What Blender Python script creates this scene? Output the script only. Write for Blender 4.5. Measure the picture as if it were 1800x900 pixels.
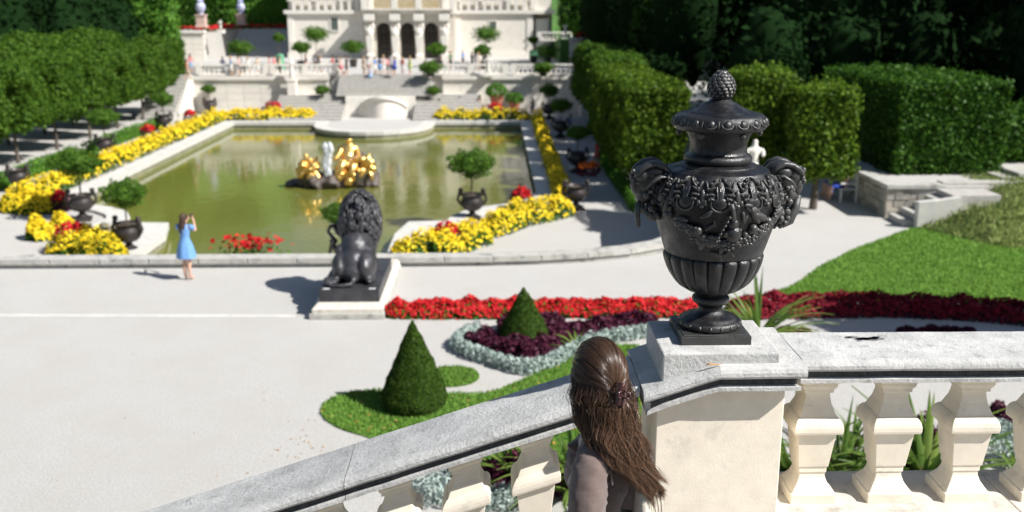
import bpy, bmesh, math, random
import numpy as np
from mathutils import Vector, Matrix, noise
random.seed(7); RNG = np.random.default_rng(11)
SC = bpy.context.scene; COL = SC.collection
for o in list(bpy.data.objects): bpy.data.objects.remove(o)
PI = math.pi
# ------------------------------------------------------------------ camera, world, sun
HC = 6.6; TH = math.atan(450/1750.); PS = math.radians(1.14)
cd = bpy.data.cameras.new('camera'); cam = bpy.data.objects.new('camera', cd); COL.objects.link(cam)
cam.location = (0, 0, HC); cam.rotation_euler = (PI/2-TH, 0, -PS)
cd.lens = 35; cd.sensor_width = 36; cd.clip_start = .1; cd.clip_end = 2000
cd.dof.use_dof = True; cd.dof.focus_distance = 4.75; cd.dof.aperture_fstop = 2.0
SC.camera = cam
SUN_EL = math.radians(44); SUN_AZ = math.radians(25)       # azimuth: from +X towards -Y
sdir = Vector((math.cos(SUN_AZ)*math.cos(SUN_EL), -math.sin(SUN_AZ)*math.cos(SUN_EL), math.sin(SUN_EL)))
w = bpy.data.worlds.new('World'); SC.world = w; w.use_nodes = True
nt = w.node_tree; bg = nt.nodes['Background']; sk = nt.nodes.new('ShaderNodeTexSky')
sk.sky_type = 'NISHITA'; sk.sun_disc = False; sk.sun_elevation = SUN_EL
sk.sun_rotation = math.radians(90)+SUN_AZ
nt.links.new(sk.outputs[0], bg.inputs[0]); bg.inputs[1].default_value = .058
ld = bpy.data.lights.new('sun', 'SUN'); lo = bpy.data.objects.new('sun', ld); COL.objects.link(lo)
ld.energy = 5.0; ld.angle = math.radians(.53); ld.color = (1, .97, .925)
lo.location = (30, -20, 60); lo.rotation_euler = sdir.to_track_quat('Z', 'Y').to_euler()
SC.view_settings.view_transform = 'Standard'; SC.view_settings.look = 'None'
SC.view_settings.exposure = .62; SC.view_settings.gamma = 1
SC.render.engine = 'CYCLES'

# ------------------------------------------------------------------ ground picking: a photo point on a level surface
def _ray(px, py):
    x, y, z = px-900, 450-py, 1750.
    fy = z*math.cos(TH)+y*math.sin(TH); uz = y*math.cos(TH)-z*math.sin(TH)
    return x*math.cos(PS)+fy*math.sin(PS), -x*math.sin(PS)+fy*math.cos(PS), uz
def G(px, py, z=0.):
    X, Y, u = _ray(px, py); t = (z-HC)/u
    return Vector((X*t, Y*t, z))
def GY(px, py, Yp):
    X, Y, u = _ray(px, py); t = Yp/Y
    return Vector((X*t, Yp, HC+u*t))

# ------------------------------------------------------------------ tagging
def tag(o, label=None, cat=None, group=None, kind=None):
    if label: o['label'] = label
    if cat: o['category'] = cat
    if group: o['group'] = group
    if kind: o['kind'] = kind
    return o
def thing(name, label, cat, loc=(0, 0, 0), rz=0, group=None):
    o = bpy.data.objects.new(name, None); COL.objects.link(o); o.empty_display_size = .2
    o.location = loc; o.rotation_euler = (0, 0, rz)
    return tag(o, label, cat, group)
def kids(o): return [c for c in bpy.data.objects if c.parent == o]
def tree_of(o): return (o, [tree_of(c) for c in kids(o)])
def copy_tree(t, parent=None):
    c = t[0].copy(); COL.objects.link(c)
    if parent: c.parent = parent
    for k in t[1]: copy_tree(k, c)
    return c
def dup(t, loc, rz=0, s=1, label=None, group=None):
    c = copy_tree(t); c.location = loc; c.rotation_euler = (0, 0, rz)
    c.scale = (s, s, s) if not hasattr(s, '__len__') else s
    if label: c['label'] = label
    if group: c['group'] = group
    return c

# ------------------------------------------------------------------ materials
MATS = {}
def mat(name, c1, c2=None, rough=.8, metal=0, scale=5, bump=0, bscale=40, detail=6, spec=.5, c3=None, s3=1.5, t3=(.55, .7), trans=0, attr=False, sheen=0):
    m = bpy.data.materials.new(name); m.use_nodes = True; n = m.node_tree; L = n.links
    b = n.nodes['Principled BSDF']; b.inputs['Roughness'].default_value = rough
    b.inputs['Metallic'].default_value = metal; b.inputs['Specular IOR Level'].default_value = spec
    if sheen: b.inputs['Sheen Weight'].default_value = sheen
    tco = n.nodes.new('ShaderNodeTexCoord'); oi = n.nodes.new('ShaderNodeObjectInfo'); va = n.nodes.new('ShaderNodeVectorMath'); va.operation = 'MULTIPLY_ADD'
    va.inputs[1].default_value = (37, 23, 11); L.new(oi.outputs['Random'], va.inputs[0]); L.new(tco.outputs['Object'], va.inputs[2])
    class tc: outputs = {'Object': va.outputs[0]}
    col = None
    if c2 is None: b.inputs['Base Color'].default_value = (*c1, 1)
    else:
        mx = n.nodes.new('ShaderNodeMix'); mx.data_type = 'RGBA'
        mx.inputs[6].default_value = (*c1, 1); mx.inputs[7].default_value = (*c2, 1)
        if attr:
            a = n.nodes.new('ShaderNodeAttribute'); a.attribute_name = 'tint'; L.new(a.outputs['Fac'], mx.inputs[0])
        else:
            t = n.nodes.new('ShaderNodeTexNoise'); t.inputs['Scale'].default_value = scale; t.inputs['Detail'].default_value = detail
            t.inputs['Roughness'].default_value = .65
            L.new(tc.outputs['Object'], t.inputs['Vector'])
            r = n.nodes.new('ShaderNodeMapRange'); r.inputs[1].default_value = .3; r.inputs[2].default_value = .7
            L.new(t.outputs['Fac'], r.inputs[0]); L.new(r.outputs[0], mx.inputs[0])
        col = mx.outputs[2]
        if c3 is not None:
            t3n = n.nodes.new('ShaderNodeTexNoise'); t3n.inputs['Scale'].default_value = s3; t3n.inputs['Detail'].default_value = 8
            t3n.inputs['Roughness'].default_value = .7
            L.new(tc.outputs['Object'], t3n.inputs['Vector'])
            r3 = n.nodes.new('ShaderNodeMapRange'); r3.inputs[1].default_value = t3[0]; r3.inputs[2].default_value = t3[1]
            L.new(t3n.outputs['Fac'], r3.inputs[0])
            m3 = n.nodes.new('ShaderNodeMix'); m3.data_type = 'RGBA'; m3.inputs[7].default_value = (*c3, 1)
            L.new(col, m3.inputs[6]); L.new(r3.outputs[0], m3.inputs[0]); col = m3.outputs[2]
        L.new(col, b.inputs['Base Color'])
    if bump:
        t = n.nodes.new('ShaderNodeTexNoise'); t.inputs['Scale'].default_value = bscale; t.inputs['Detail'].default_value = 8
        t.inputs['Roughness'].default_value = .7
        L.new(tc.outputs['Object'], t.inputs['Vector'])
        bp = n.nodes.new('ShaderNodeBump'); bp.inputs['Strength'].default_value = bump; bp.inputs['Distance'].default_value = .02
        L.new(t.outputs['Fac'], bp.inputs['Height']); L.new(bp.outputs[0], b.inputs['Normal'])
    if trans:
        tr = n.nodes.new('ShaderNodeBsdfTranslucent'); ms = n.nodes.new('ShaderNodeMixShader'); ms.inputs[0].default_value = trans
        if col: L.new(col, tr.inputs[0])
        else: tr.inputs[0].default_value = (*c1, 1)
        L.new(b.outputs[0], ms.inputs[1]); L.new(tr.outputs[0], ms.inputs[2])
        L.new(ms.outputs[0], n.nodes['Material Output'].inputs['Surface'])
    MATS[name] = m; return m
def fol(name, c1, c2, trans=.25, rough=.55): return mat(name, c1, c2, rough=rough, attr=True, trans=trans, spec=.05 if rough > .9 else .16)
mat('gravel', (.63, .615, .585), (.34, .33, .31), .95, scale=34, detail=12, bump=1.0, bscale=60, c3=(.45, .43, .395), s3=.8, t3=(.42, .8))
mat('gravel_pool', (.57, .55, .52), (.36, .35, .33), .95, scale=16, detail=12, bump=.8, bscale=40, c3=(.44, .42, .385), s3=.4, t3=(.42, .8))
mat('coping', (.63, .625, .605), (.38, .38, .37), .9, scale=6, bump=.6, bscale=50, c3=(.17, .17, .165), s3=13, t3=(.56, .78), detail=12)
mat('stain', (.33, .32, .30), (.16, .16, .15), .95, scale=60)
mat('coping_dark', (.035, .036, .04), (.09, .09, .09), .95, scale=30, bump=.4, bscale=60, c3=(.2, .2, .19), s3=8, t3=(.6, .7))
mat('limestone', (.86, .78, .645), (.74, .665, .545), .85, scale=9, detail=12, bump=.12, bscale=110, c3=(.48, .44, .37), s3=5, t3=(.56, .78))
mat('limestone_worn', (.66, .62, .55), (.50, .46, .40), .9, scale=6, bump=.35, bscale=70, c3=(.30, .28, .25), s3=6, t3=(.56, .72))
mat('rim', (.62, .60, .56), (.48, .47, .44), .85, scale=3, bump=.2, bscale=30, c3=(.35, .35, .33), s3=2, t3=(.58, .7))
mat('kerb', (.50, .49, .45), (.34, .33, .30), .9, scale=4, bump=.4, bscale=30, c3=(.16, .16, .145), s3=2.5, t3=(.55, .7))
mat('rubble', (.40, .37, .32), (.22, .21, .19), .95, scale=3, bump=.6, bscale=12)
mat('palace', (.76, .72, .64), (.66, .62, .55), .8, scale=1.2, bump=.1, bscale=8)
mat('palace_trim', (.80, .76, .69), (.66, .63, .57), .8, scale=2.5, bump=.3, bscale=6)
mat('steps', (.48, .46, .42), (.34, .33, .31), .9, scale=3, bump=.3, bscale=20)
mat('dark_glass', (.012, .012, .012), rough=.15)
mat('ochre', (.46, .34, .17), (.66, .56, .38), .5, scale=2.5, metal=.2)
mat('grille', (.11, .065, .03), (.05, .03, .015), .5, scale=4)
mat('palace_tan', (.60, .55, .47), (.50, .46, .40), .8, scale=2)
mat('shutter', (.10, .13, .11), (.06, .08, .07), .6, scale=6)
mat('roof', (.16, .20, .20), (.11, .14, .14), .6, scale=2)
mat('bronze', (.006, .006, .0075), (.016, .016, .018), .34, metal=.15, scale=14, detail=12, bump=.22, bscale=70, c3=(.060, .059, .055), s3=6, t3=(.55, .8), spec=.6)
mat('bronze_far', (.035, .030, .030), (.07, .06, .058), .42, metal=.4, scale=3, bump=.2, bscale=20)
mat('gold', (.95, .58, .15), (1.0, .72, .30), .42, metal=1, scale=4, bump=.3, bscale=12)
mat('rock', (.13, .105, .09), (.06, .05, .045), .6, scale=3, bump=.6, bscale=8)
mat('bark', (.07, .055, .045), (.12, .10, .08), .9, scale=12, bump=.5, bscale=20)
mat('terracotta', (.45, .17, .09), (.34, .13, .07), .8, scale=6)
mat('white_paint', (.8, .8, .78), rough=.5)
mat('grass', (.12, .26, .03), (.09, .20, .022), .9, scale=14, bump=.6, bscale=60, c3=(.13, .23, .03), s3=1.2, t3=(.45, .7))
mat('meadow', (.13, .19, .035), (.20, .22, .06), .95, scale=2.5, bump=.8, bscale=20, c3=(.10, .09, .04), s3=1.5, t3=(.55, .7))
mat('hill', (.07, .17, .03), (.045, .12, .02), .95, scale=.15, bump=.5, bscale=2, c3=(.12, .2, .04), s3=.08, t3=(.5, .65))
mat('soil', (.07, .05, .035), (.11, .085, .06), .95, scale=10, bump=.5)
fol('leaf_hedge', (.020, .066, .007), (.070, .165, .016), .3)
fol('leaf_pleach', (.030, .080, .007), (.165, .26, .022), .4)
fol('leaf_lime', (.030, .088, .008), (.115, .215, .022), .35)
fol('leaf_yew', (.022, .056, .007), (.080, .145, .016), .2)
fol('leaf_dark', (.006, .018, .005), (.013, .036, .009), .1, .95)  # leaf colour lowered so the shade of the wood sits in it
fol('leaf_ball', (.045, .115, .014), (.13, .25, .03), .3)
fol('leaf_bright', (.07, .19, .02), (.13, .28, .035), .3)
fol('blade', (.15, .31, .05), (.27, .44, .09), .4)
fol('sword', (.06, .13, .02), (.20, .28, .06), .3, .35)
fol('petal_yellow', (.80, .56, .01), (.88, .70, .04), .2, .6)
fol('petal_red', (.40, .006, .010), (.70, .030, .035), .2, .6)
fol('petal_crimson', (.11, .005, .012), (.27, .010, .025), .2, .6)
fol('petal_orange', (.75, .12, .02), (.85, .25, .03), .2, .6)
fol('leaf_purple', (.045, .008, .022), (.12, .025, .055), .2, .5)
fol('leaf_silver', (.36, .45, .42), (.50, .58, .53), .1, .7)
fol('litter', (.35, .16, .04), (.5, .30, .08), .2, .8)
m = mat('water', (.155, .162, .034), (.125, .135, .026), .08, scale=.12, bump=0, spec=.5)
_n = m.node_tree; _t = _n.nodes.new('ShaderNodeTexNoise'); _t.inputs['Scale'].default_value = 1.6; _t.inputs['Detail'].default_value = 3
_tc = _n.nodes.new('ShaderNodeTexCoord'); _mp = _n.nodes.new('ShaderNodeMapping'); _mp.inputs['Scale'].default_value = (1, .55, 1)
_n.links.new(_tc.outputs['Object'], _mp.inputs[0]); _n.links.new(_mp.outputs[0], _t.inputs['Vector'])
_b = _n.nodes.new('ShaderNodeBump'); _b.inputs['Strength'].default_value = .35; _b.inputs['Distance'].default_value = .03
_n.links.new(_t.outputs['Fac'], _b.inputs['Height']); _n.links.new(_b.outputs[0], _n.nodes['Principled BSDF'].inputs['Normal'])

# ------------------------------------------------------------------ mesh helpers
class M:
    def __init__(s): s.v = []; s.f = []; s.mi = []
    def add(s, vs, fs, mi=0):
        b = len(s.v); s.v += [tuple(v) for v in vs]; s.f += [tuple(i+b for i in f) for f in fs]; s.mi += [mi]*len(fs)
    def box(s, x0, x1, y0, y1, z0, z1, mi=0, R=None):
        vs = [(x, y, z) for z in (z0, z1) for y in (y0, y1) for x in (x0, x1)]
        if R: vs = [R @ Vector(v) for v in vs]
        s.add(vs, [(0, 2, 3, 1), (4, 5, 7, 6), (0, 1, 5, 4), (2, 6, 7, 3), (0, 4, 6, 2), (1, 3, 7, 5)], mi)
    def lathe(s, prof, n=32, c=(0, 0, 0), mi=0, rf=None, cap=True):
        vs = []
        for (r, z) in prof:
            for k in range(n):
                a = 2*PI*k/n; rr = r if rf is None else rf(r, z, a)
                vs.append((c[0]+rr*math.cos(a), c[1]+rr*math.sin(a), c[2]+z))
        fs = []
        for j in range(len(prof)-1):
            for k in range(n):
                k2 = (k+1) % n; fs.append((j*n+k, j*n+k2, (j+1)*n+k2, (j+1)*n+k))
        if cap:
            fs.append(tuple(range(n))[::-1]); fs.append(tuple((len(prof)-1)*n+k for k in range(n)))
        s.add(vs, fs, mi)
    def sq(s, prof, c=(0, 0, 0), mi=0, asp=1):       # square section baluster-like solid
        vs = []; fs = []
        for (r, z) in prof:
            for sx, sy in ((-1, -1), (1, -1), (1, 1), (-1, 1)): vs.append((c[0]+sx*r, c[1]+sy*r*asp, c[2]+z))
        for j in range(len(prof)-1):
            for k in range(4):
                k2 = (k+1) % 4; fs.append((j*4+k, j*4+k2, (j+1)*4+k2, (j+1)*4+k))
        fs.append((3, 2, 1, 0)); q = (len(prof)-1)*4; fs.append((q, q+1, q+2, q+3))
        s.add(vs, fs, mi)
    def tube(s, pts, rad, n=8, mi=0, flat=1):
        pts = [Vector(p) for p in pts]; N = len(pts)
        if not hasattr(rad, '__len__'): rad = [rad]*N
        vs = []; up = Vector((0, 0, 1)); prev = None
        for i, p in enumerate(pts):
            d = (pts[min(i+1, N-1)]-pts[max(i-1, 0)]).normalized()
            if prev is None: a = d.cross(up if abs(d.z) < .9 else Vector((1, 0, 0))).normalized()
            else: a = (prev-d*prev.dot(d)).normalized()
            prev = a; b = d.cross(a)
            for k in range(n):
                t = 2*PI*k/n; vs.append(p+a*math.cos(t)*rad[i]+b*math.sin(t)*rad[i]*flat)
        fs = [(j*n+k, j*n+(k+1) % n, (j+1)*n+(k+1) % n, (j+1)*n+k) for j in range(N-1) for k in range(n)]
        fs.append(tuple(range(n))[::-1]); fs.append(tuple((N-1)*n+k for k in range(n)))
        s.add(vs, fs, mi)
    def ell(s, c, r, n=12, m=8, mi=0, R=None, nz=0, ns=3):
        if not hasattr(r, '__len__'): r = (r, r, r)
        c = Vector(c); vs = [Vector((0, 0, -1))]
        for j in range(1, m):
            ph = PI*j/m-PI/2
            for k in range(n):
                a = 2*PI*k/n; vs.append(Vector((math.cos(ph)*math.cos(a), math.cos(ph)*math.sin(a), math.sin(ph))))
        vs.append(Vector((0, 0, 1))); out = []
        for v in vs:
            q = Vector((v.x*r[0], v.y*r[1], v.z*r[2]))
            if nz: q *= 1+nz*noise.noise(v*ns+c)
            if R: q = R @ q
            out.append(q+c)
        fs = [(0, 1+(k+1) % n, 1+k) for k in range(n)]
        for j in range(m-2):
            for k in range(n):
                a = 1+j*n+k; b = 1+j*n+(k+1) % n; fs.append((a, b, b+n, a+n))
        t = len(vs)-1; q = 1+(m-2)*n; fs += [(q+k, q+(k+1) % n, t) for k in range(n)]
        s.add(out, fs, mi)
    def prism(s, poly, z0, z1, mi=0, side=None):
        n = len(poly); vs = [(p[0], p[1], z0) for p in poly]+[(p[0], p[1], z1) for p in poly]
        s.add(vs, [tuple(range(n))[::-1], tuple(range(n, 2*n))], mi)
        s.add(vs, [(k, (k+1) % n, n+(k+1) % n, n+k) for k in range(n)], mi if side is None else side)
    def extrude_x(s, prof, xs, zf=lambda x: 0, mi=0, mis=None):   # prof: closed (y,z) loop, counter-clockwise seen from +X
        n = len(prof); vs = [(x, p[0], p[1]+zf(x)) for x in xs for p in prof]
        for j in range(len(xs)-1):
            for k in range(n):
                s.f.append(tuple(len(s.v)+i for i in (j*n+k, (j+1)*n+k, (j+1)*n+(k+1) % n, j*n+(k+1) % n))); s.mi.append(mis[k] if mis else mi)
        b = len(s.v); s.f.append(tuple(b+k for k in range(n))); s.mi.append(mi)
        q = (len(xs)-1)*n; s.f.append(tuple(b+q+k for k in range(n))[::-1]); s.mi.append(mi)
        s.v += vs
    def build(s, name, mats, parent=None, smooth=False, bevel=0, loc=None, recalc=True):
        me = bpy.data.meshes.new(name); me.from_pydata([tuple(v) for v in s.v], [], s.f); me.update()
        if recalc:
            bm = bmesh.new(); bm.from_mesh(me); bmesh.ops.recalc_face_normals(bm, faces=bm.faces); bm.to_mesh(me); bm.free()
        if not isinstance(mats, (list, tuple)): mats = [mats]
        for q in mats: me.materials.append(MATS[q] if isinstance(q, str) else q)
        if len(mats) > 1: me.polygons.foreach_set('material_index', s.mi)
        if smooth: me.shade_smooth()
        o = bpy.data.objects.new(name, me); COL.objects.link(o)
        if parent: o.parent = parent
        if loc: o.location = loc
        if bevel:
            b = o.modifiers.new('bevel', 'BEVEL'); b.width = bevel; b.segments = 2; b.limit_method = 'ANGLE'; b.angle_limit = math.radians(40)
        if smooth and smooth != True:
            me.set_sharp_from_angle(angle=math.radians(smooth))
        return o
def evalmesh(o, name):
    dg = bpy.context.evaluated_depsgraph_get(); dg.update()
    me = bpy.data.meshes.new_from_object(o.evaluated_get(dg)); me.name = name
    return me
def replace_mesh(o, me, clear=True):
    mats = [s for s in o.data.materials]; o.modifiers.clear(); old = o.data; o.data = me
    if not me.materials:
        for q in mats: me.materials.append(q)
    bpy.data.meshes.remove(old)

# leaf / petal cards as real small faces; P positions, N outward normals
def cards(name, P, N, size, matn, parent=None, aspect=.55, tilt=.7, tint=None, up=None, sides=4, extra=None, smooth=False, fold=.25):
    n = len(P); P = np.asarray(P, float); N = np.asarray(N, float)
    d = N+RNG.normal(0, tilt, (n, 3)); d /= np.linalg.norm(d, axis=1)[:, None]+1e-9
    r = RNG.normal(0, 1, (n, 3)) if up is None else np.asarray(up)+RNG.normal(0, .35, (n, 3))
    a = r-(r*d).sum(1)[:, None]*d; a /= np.linalg.norm(a, axis=1)[:, None]+1e-9
    b = np.cross(d, a)
    sz = (size*RNG.uniform(.65, 1.35, n))[:, None]
    a *= sz*.5; b *= sz*.5*aspect; dn = d*sz*fold*.5
    if sides == 4:
        V = np.stack([P-a, P+b+dn, P+a, P-b+dn], 1).reshape(-1, 3)
    else:
        V = np.stack([P+a*math.cos(2*PI*k/sides)+b*math.sin(2*PI*k/sides)+(dn if k % 2 else 0) for k in range(sides)], 1).reshape(-1, 3)
    if tint is None: tint = RNG.random(n)
    k = sides; me = bpy.data.meshes.new(name)
    nv = n*k; ev, ef, et = (0, [], [])
    me.vertices.add(nv); me.vertices.foreach_set('co', V.ravel())
    me.loops.add(nv); me.loops.foreach_set('vertex_index', np.arange(nv, dtype=np.int32))
    me.polygons.add(n); me.polygons.foreach_set('loop_start', np.arange(0, nv, k, dtype=np.int32))
    me.update(calc_edges=True)
    at = me.attributes.new('tint', 'FLOAT', 'FACE'); at.data.foreach_set('value', np.asarray(tint, dtype=np.float32))
    me.materials.append(MATS[matn])
    o = bpy.data.objects.new(name, me); COL.objects.link(o)
    if parent: o.parent = parent
    return o
def join_cards(objs, name, parent=None):
    """several card objects (same kind of thing) joined into one mesh keeping materials and tint"""
    V = []; LS = []; LT = []; T = []; MI = []; mats = []; vo = 0; lo_ = 0; LI = []
    for o in objs:
        me = o.data; nv = len(me.vertices); c = np.zeros(nv*3); me.vertices.foreach_get('co', c); V.append(c)
        nl = len(me.loops); li = np.zeros(nl, dtype=np.int32); me.loops.foreach_get('vertex_index', li); LI.append(li+vo)
        npoly = len(me.polygons); ls = np.zeros(npoly, dtype=np.int32); me.polygons.foreach_get('loop_start', ls); LS.append(ls+lo_)
        t = np.full(npoly, .35, dtype=np.float32)
        if 'tint' in me.attributes: me.attributes['tint'].data.foreach_get('value', t)
        T.append(t); mi = np.zeros(npoly, dtype=np.int32); me.polygons.foreach_get('material_index', mi)
        base = []
        for q in me.materials:
            if q not in mats: mats.append(q)
            base.append(mats.index(q))
        MI.append(np.array(base)[mi]); vo += nv; lo_ += nl
    me = bpy.data.meshes.new(name); V = np.concatenate(V); LI = np.concatenate(LI); LS = np.concatenate(LS)
    me.vertices.add(vo); me.vertices.foreach_set('co', V); me.loops.add(lo_); me.loops.foreach_set('vertex_index', LI.astype(np.int32))
    me.polygons.add(len(LS)); me.polygons.foreach_set('loop_start', LS.astype(np.int32)); me.polygons.foreach_set('material_index', np.concatenate(MI).astype(np.int32))
    me.update(calc_edges=True)
    at = me.attributes.new('tint', 'FLOAT', 'FACE'); at.data.foreach_set('value', np.concatenate(T))
    for q in mats: me.materials.append(q)
    for o in objs:
        m_ = o.data; bpy.data.objects.remove(o); bpy.data.meshes.remove(m_)
    o = bpy.data.objects.new(name, me); COL.objects.link(o)
    if parent: o.parent = parent
    return o
def fbm(p, s): return noise.fractal(Vector(p)*s, 1., 2., 3)
def box_points(x0, x1, y0, y1, z0, z1, n, rnd=.3, bump=.2, bs=.6, bottom=True):
    """points on a rounded lumpy block, with normals"""
    cx, cy, cz = (x0+x1)/2, (y0+y1)/2, (z0+z1)/2; hx, hy, hz = (x1-x0)/2, (y1-y0)/2, (z1-z0)/2
    A = np.array([hy*hz, hy*hz, hx*hz, hx*hz, hx*hy, hx*hy*(1 if bottom else 0)]); A = A/A.sum()
    face = RNG.choice(6, n, p=A); u = RNG.uniform(-1, 1, (n, 3))
    for i in range(6): u[face == i, i//2] = 1 if i % 2 == 0 else -1
    P = u*np.array([hx, hy, hz])
    core = np.clip(P, -np.array([hx, hy, hz])+rnd, np.array([hx, hy, hz])-rnd)
    d = P-core; L = np.linalg.norm(d, axis=1)[:, None]+1e-9; N = d/L; P = core+N*rnd
    P += np.array([cx, cy, cz])
    b = np.array([fbm(p, bs) for p in P])*bump
    return P+N*b[:, None], N
def core_box(name, x0, x1, y0, y1, z0, z1, inset, matn, parent=None):
    q = M(); q.box(x0+inset, x1-inset, y0+inset, y1-inset, z0+inset*.3, z1-inset)
    o = q.build(name, matn, parent)
    return o
def ell_points(c, r, n, bump=.12, bs=1.5, zmin=-1):
    v = RNG.normal(0, 1, (n*2, 3)); v /= np.linalg.norm(v, axis=1)[:, None]; v = v[v[:, 2] > zmin][:n]
    b = np.array([fbm(p, bs) for p in v*np.asarray(r)+np.asarray(c)])*bump
    P = v*np.asarray(r)*(1+b[:, None])+np.asarray(c); N = v/np.asarray(r); N /= np.linalg.norm(N, axis=1)[:, None]
    return P, N
def grid_sheet(name, fx, nx, ny, matn, kind='structure'):
    q = M(); vs = [fx(i/nx, j/ny) for j in range(ny+1) for i in range(nx+1)]
    q.add(vs, [(j*(nx+1)+i, j*(nx+1)+i+1, (j+1)*(nx+1)+i+1, (j+1)*(nx+1)+i) for j in range(ny) for i in range(nx)])
    o = q.build(name, matn, smooth=True, recalc=False); tag(o, kind=kind); return o
def in_poly(P, poly):
    x, y = P[:, 0], P[:, 1]; ins = np.zeros(len(P), bool); n = len(poly); j = n-1
    for i in range(n):
        xi, yi = poly[i][0], poly[i][1]; xj, yj = poly[j][0], poly[j][1]
        c = ((yi > y) != (yj > y)) & (x < (xj-xi)*(y-yi)/(yj-yi+1e-12)+xi); ins ^= c; j = i
    return ins
def poly_points(poly, n):
    a = np.array([[p[0], p[1]] for p in poly]); lo, hi = a.min(0), a.max(0); out = np.zeros((0, 2))
    while len(out) < n:
        q = RNG.uniform(lo, hi, (n*2, 2)); out = np.concatenate([out, q[in_poly(q, a)]])
    return out[:n]
def smooth_poly(pts, it=2):
    pts = [Vector((p[0], p[1])) for p in pts]
    for _ in range(it):
        q = []
        for i in range(len(pts)):
            a, b = pts[i], pts[(i+1) % len(pts)]; q += [a*.75+b*.25, a*.25+b*.75]
        pts = q
    return pts
def smooth_line(pts, it=2):
    pts = [Vector(p) for p in pts]
    for _ in range(it):
        q = [pts[0]]
        for i in range(len(pts)-1):
            a, b = pts[i], pts[i+1]; q += [a*.75+b*.25, a*.25+b*.75]
        q.append(pts[-1]); pts = q
    return pts
def sheet(name, poly, z, matn, kind='structure', th=0, side=None):
    q = M()
    if th: q.prism(poly, z-th, z, 0, side)
    else: q.add([(p[0], p[1], z) for p in poly], [tuple(range(len(poly)))])
    me = q.build(name, matn)
    if not th:
        if me.data.polygons[0].normal.z < 0: me.data.flip_normals()
    return tag(me, kind=kind)
def skinmesh(name, J, E, root, mats, parent=None, sub=2, smooth=True):
    """one continuous body grown over a skeleton: J name->(pos, radius), E pairs"""
    names = list(J); me = bpy.data.meshes.new(name)
    me.from_pydata([J[k][0] for k in names], [(names.index(a), names.index(b)) for a, b in E], [])
    o = bpy.data.objects.new(name, me); COL.objects.link(o)
    sm = o.modifiers.new('skin', 'SKIN'); sm.use_smooth_shade = True; sm.branch_smoothing = .4
    if not me.skin_vertices:
        bm = bmesh.new(); bm.from_mesh(me); bm.verts.layers.skin.verify(); bm.to_mesh(me); bm.free()
    for i, k in enumerate(names):
        r = J[k][1]; sv = me.skin_vertices[0].data[i]
        sv.radius = r if hasattr(r, '__len__') else (r, r); sv.use_root = (k == root)
    ss = o.modifiers.new('sub', 'SUBSURF'); ss.levels = sub; ss.render_levels = sub
    nm = evalmesh(o, name); bpy.data.objects.remove(o); bpy.data.meshes.remove(me)
    nm.materials.clear()
    for q in mats: nm.materials.append(MATS[q] if isinstance(q, str) else q)
    nm.shade_smooth()
    o = bpy.data.objects.new(name, nm); COL.objects.link(o)
    if parent: o.parent = parent
    return o
def remesh(o, vox, smooth_it=2):
    r = o.modifiers.new('r', 'REMESH'); r.mode = 'VOXEL'; r.voxel_size = vox; r.use_smooth_shade = True
    if smooth_it:
        s = o.modifiers.new('s', 'SMOOTH'); s.iterations = smooth_it; s.factor = .5
    mats = list(o.data.materials)[:1]
    me = evalmesh(o, o.data.name); me.materials.clear()
    for q in mats: me.materials.append(q)
    replace_mesh(o, me); o.data.shade_smooth(); return o

def weather_edges(matn, colr, lo_=.515, hi=.60):
    """worn, dusty raised edges on cast bronze"""
    n = MATS[matn].node_tree; L = n.links; b = n.nodes['Principled BSDF']; src = b.inputs['Base Color'].links[0].from_socket
    g = n.nodes.new('ShaderNodeNewGeometry'); r = n.nodes.new('ShaderNodeMapRange'); r.inputs[1].default_value = lo_; r.inputs[2].default_value = hi; L.new(g.outputs['Pointiness'], r.inputs[0])
    m = n.nodes.new('ShaderNodeMix'); m.data_type = 'RGBA'; m.inputs[7].default_value = (*colr, 1); L.new(src, m.inputs[6]); L.new(r.outputs[0], m.inputs[0]); L.new(m.outputs[2], b.inputs['Base Color'])
    t = n.nodes.new('ShaderNodeTexNoise'); t.inputs['Scale'].default_value = 18; t.inputs['Detail'].default_value = 10
    tc = [x for x in n.nodes if x.type == 'TEX_COORD'][0]; L.new(tc.outputs['Object'], t.inputs['Vector'])
    r2 = n.nodes.new('ShaderNodeMapRange'); r2.inputs[1].default_value = .35; r2.inputs[2].default_value = .65; r2.inputs[3].default_value = .22; r2.inputs[4].default_value = .55; L.new(t.outputs['Fac'], r2.inputs[0]); L.new(r2.outputs[0], b.inputs['Roughness'])
weather_edges('bronze', (.085, .084, .08), .52, .64)
# ================================================================== GROUNDS
PZ = -3.7
kline = smooth_line([(-40, 24.6, 0), (-20, 24.6, 0), (-2.4, 24.6, 0), (.8, 24.65, 0), (3.0, 25.1, 0), (4.8, 25.9, 0), (6.3, 28.4, 0), (7.9, 32.5, 0), (8.7, 38, 0), (9.2, 44, 0), (10.6, 47, 0), (16, 47.2, 0), (60, 47.2, 0)], 2)
up = [(p.x, p.y) for p in kline]+[(60, 4.84), (-40, 4.84)]
sheet('gravel_terrace', up, 0, 'gravel')
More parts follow.
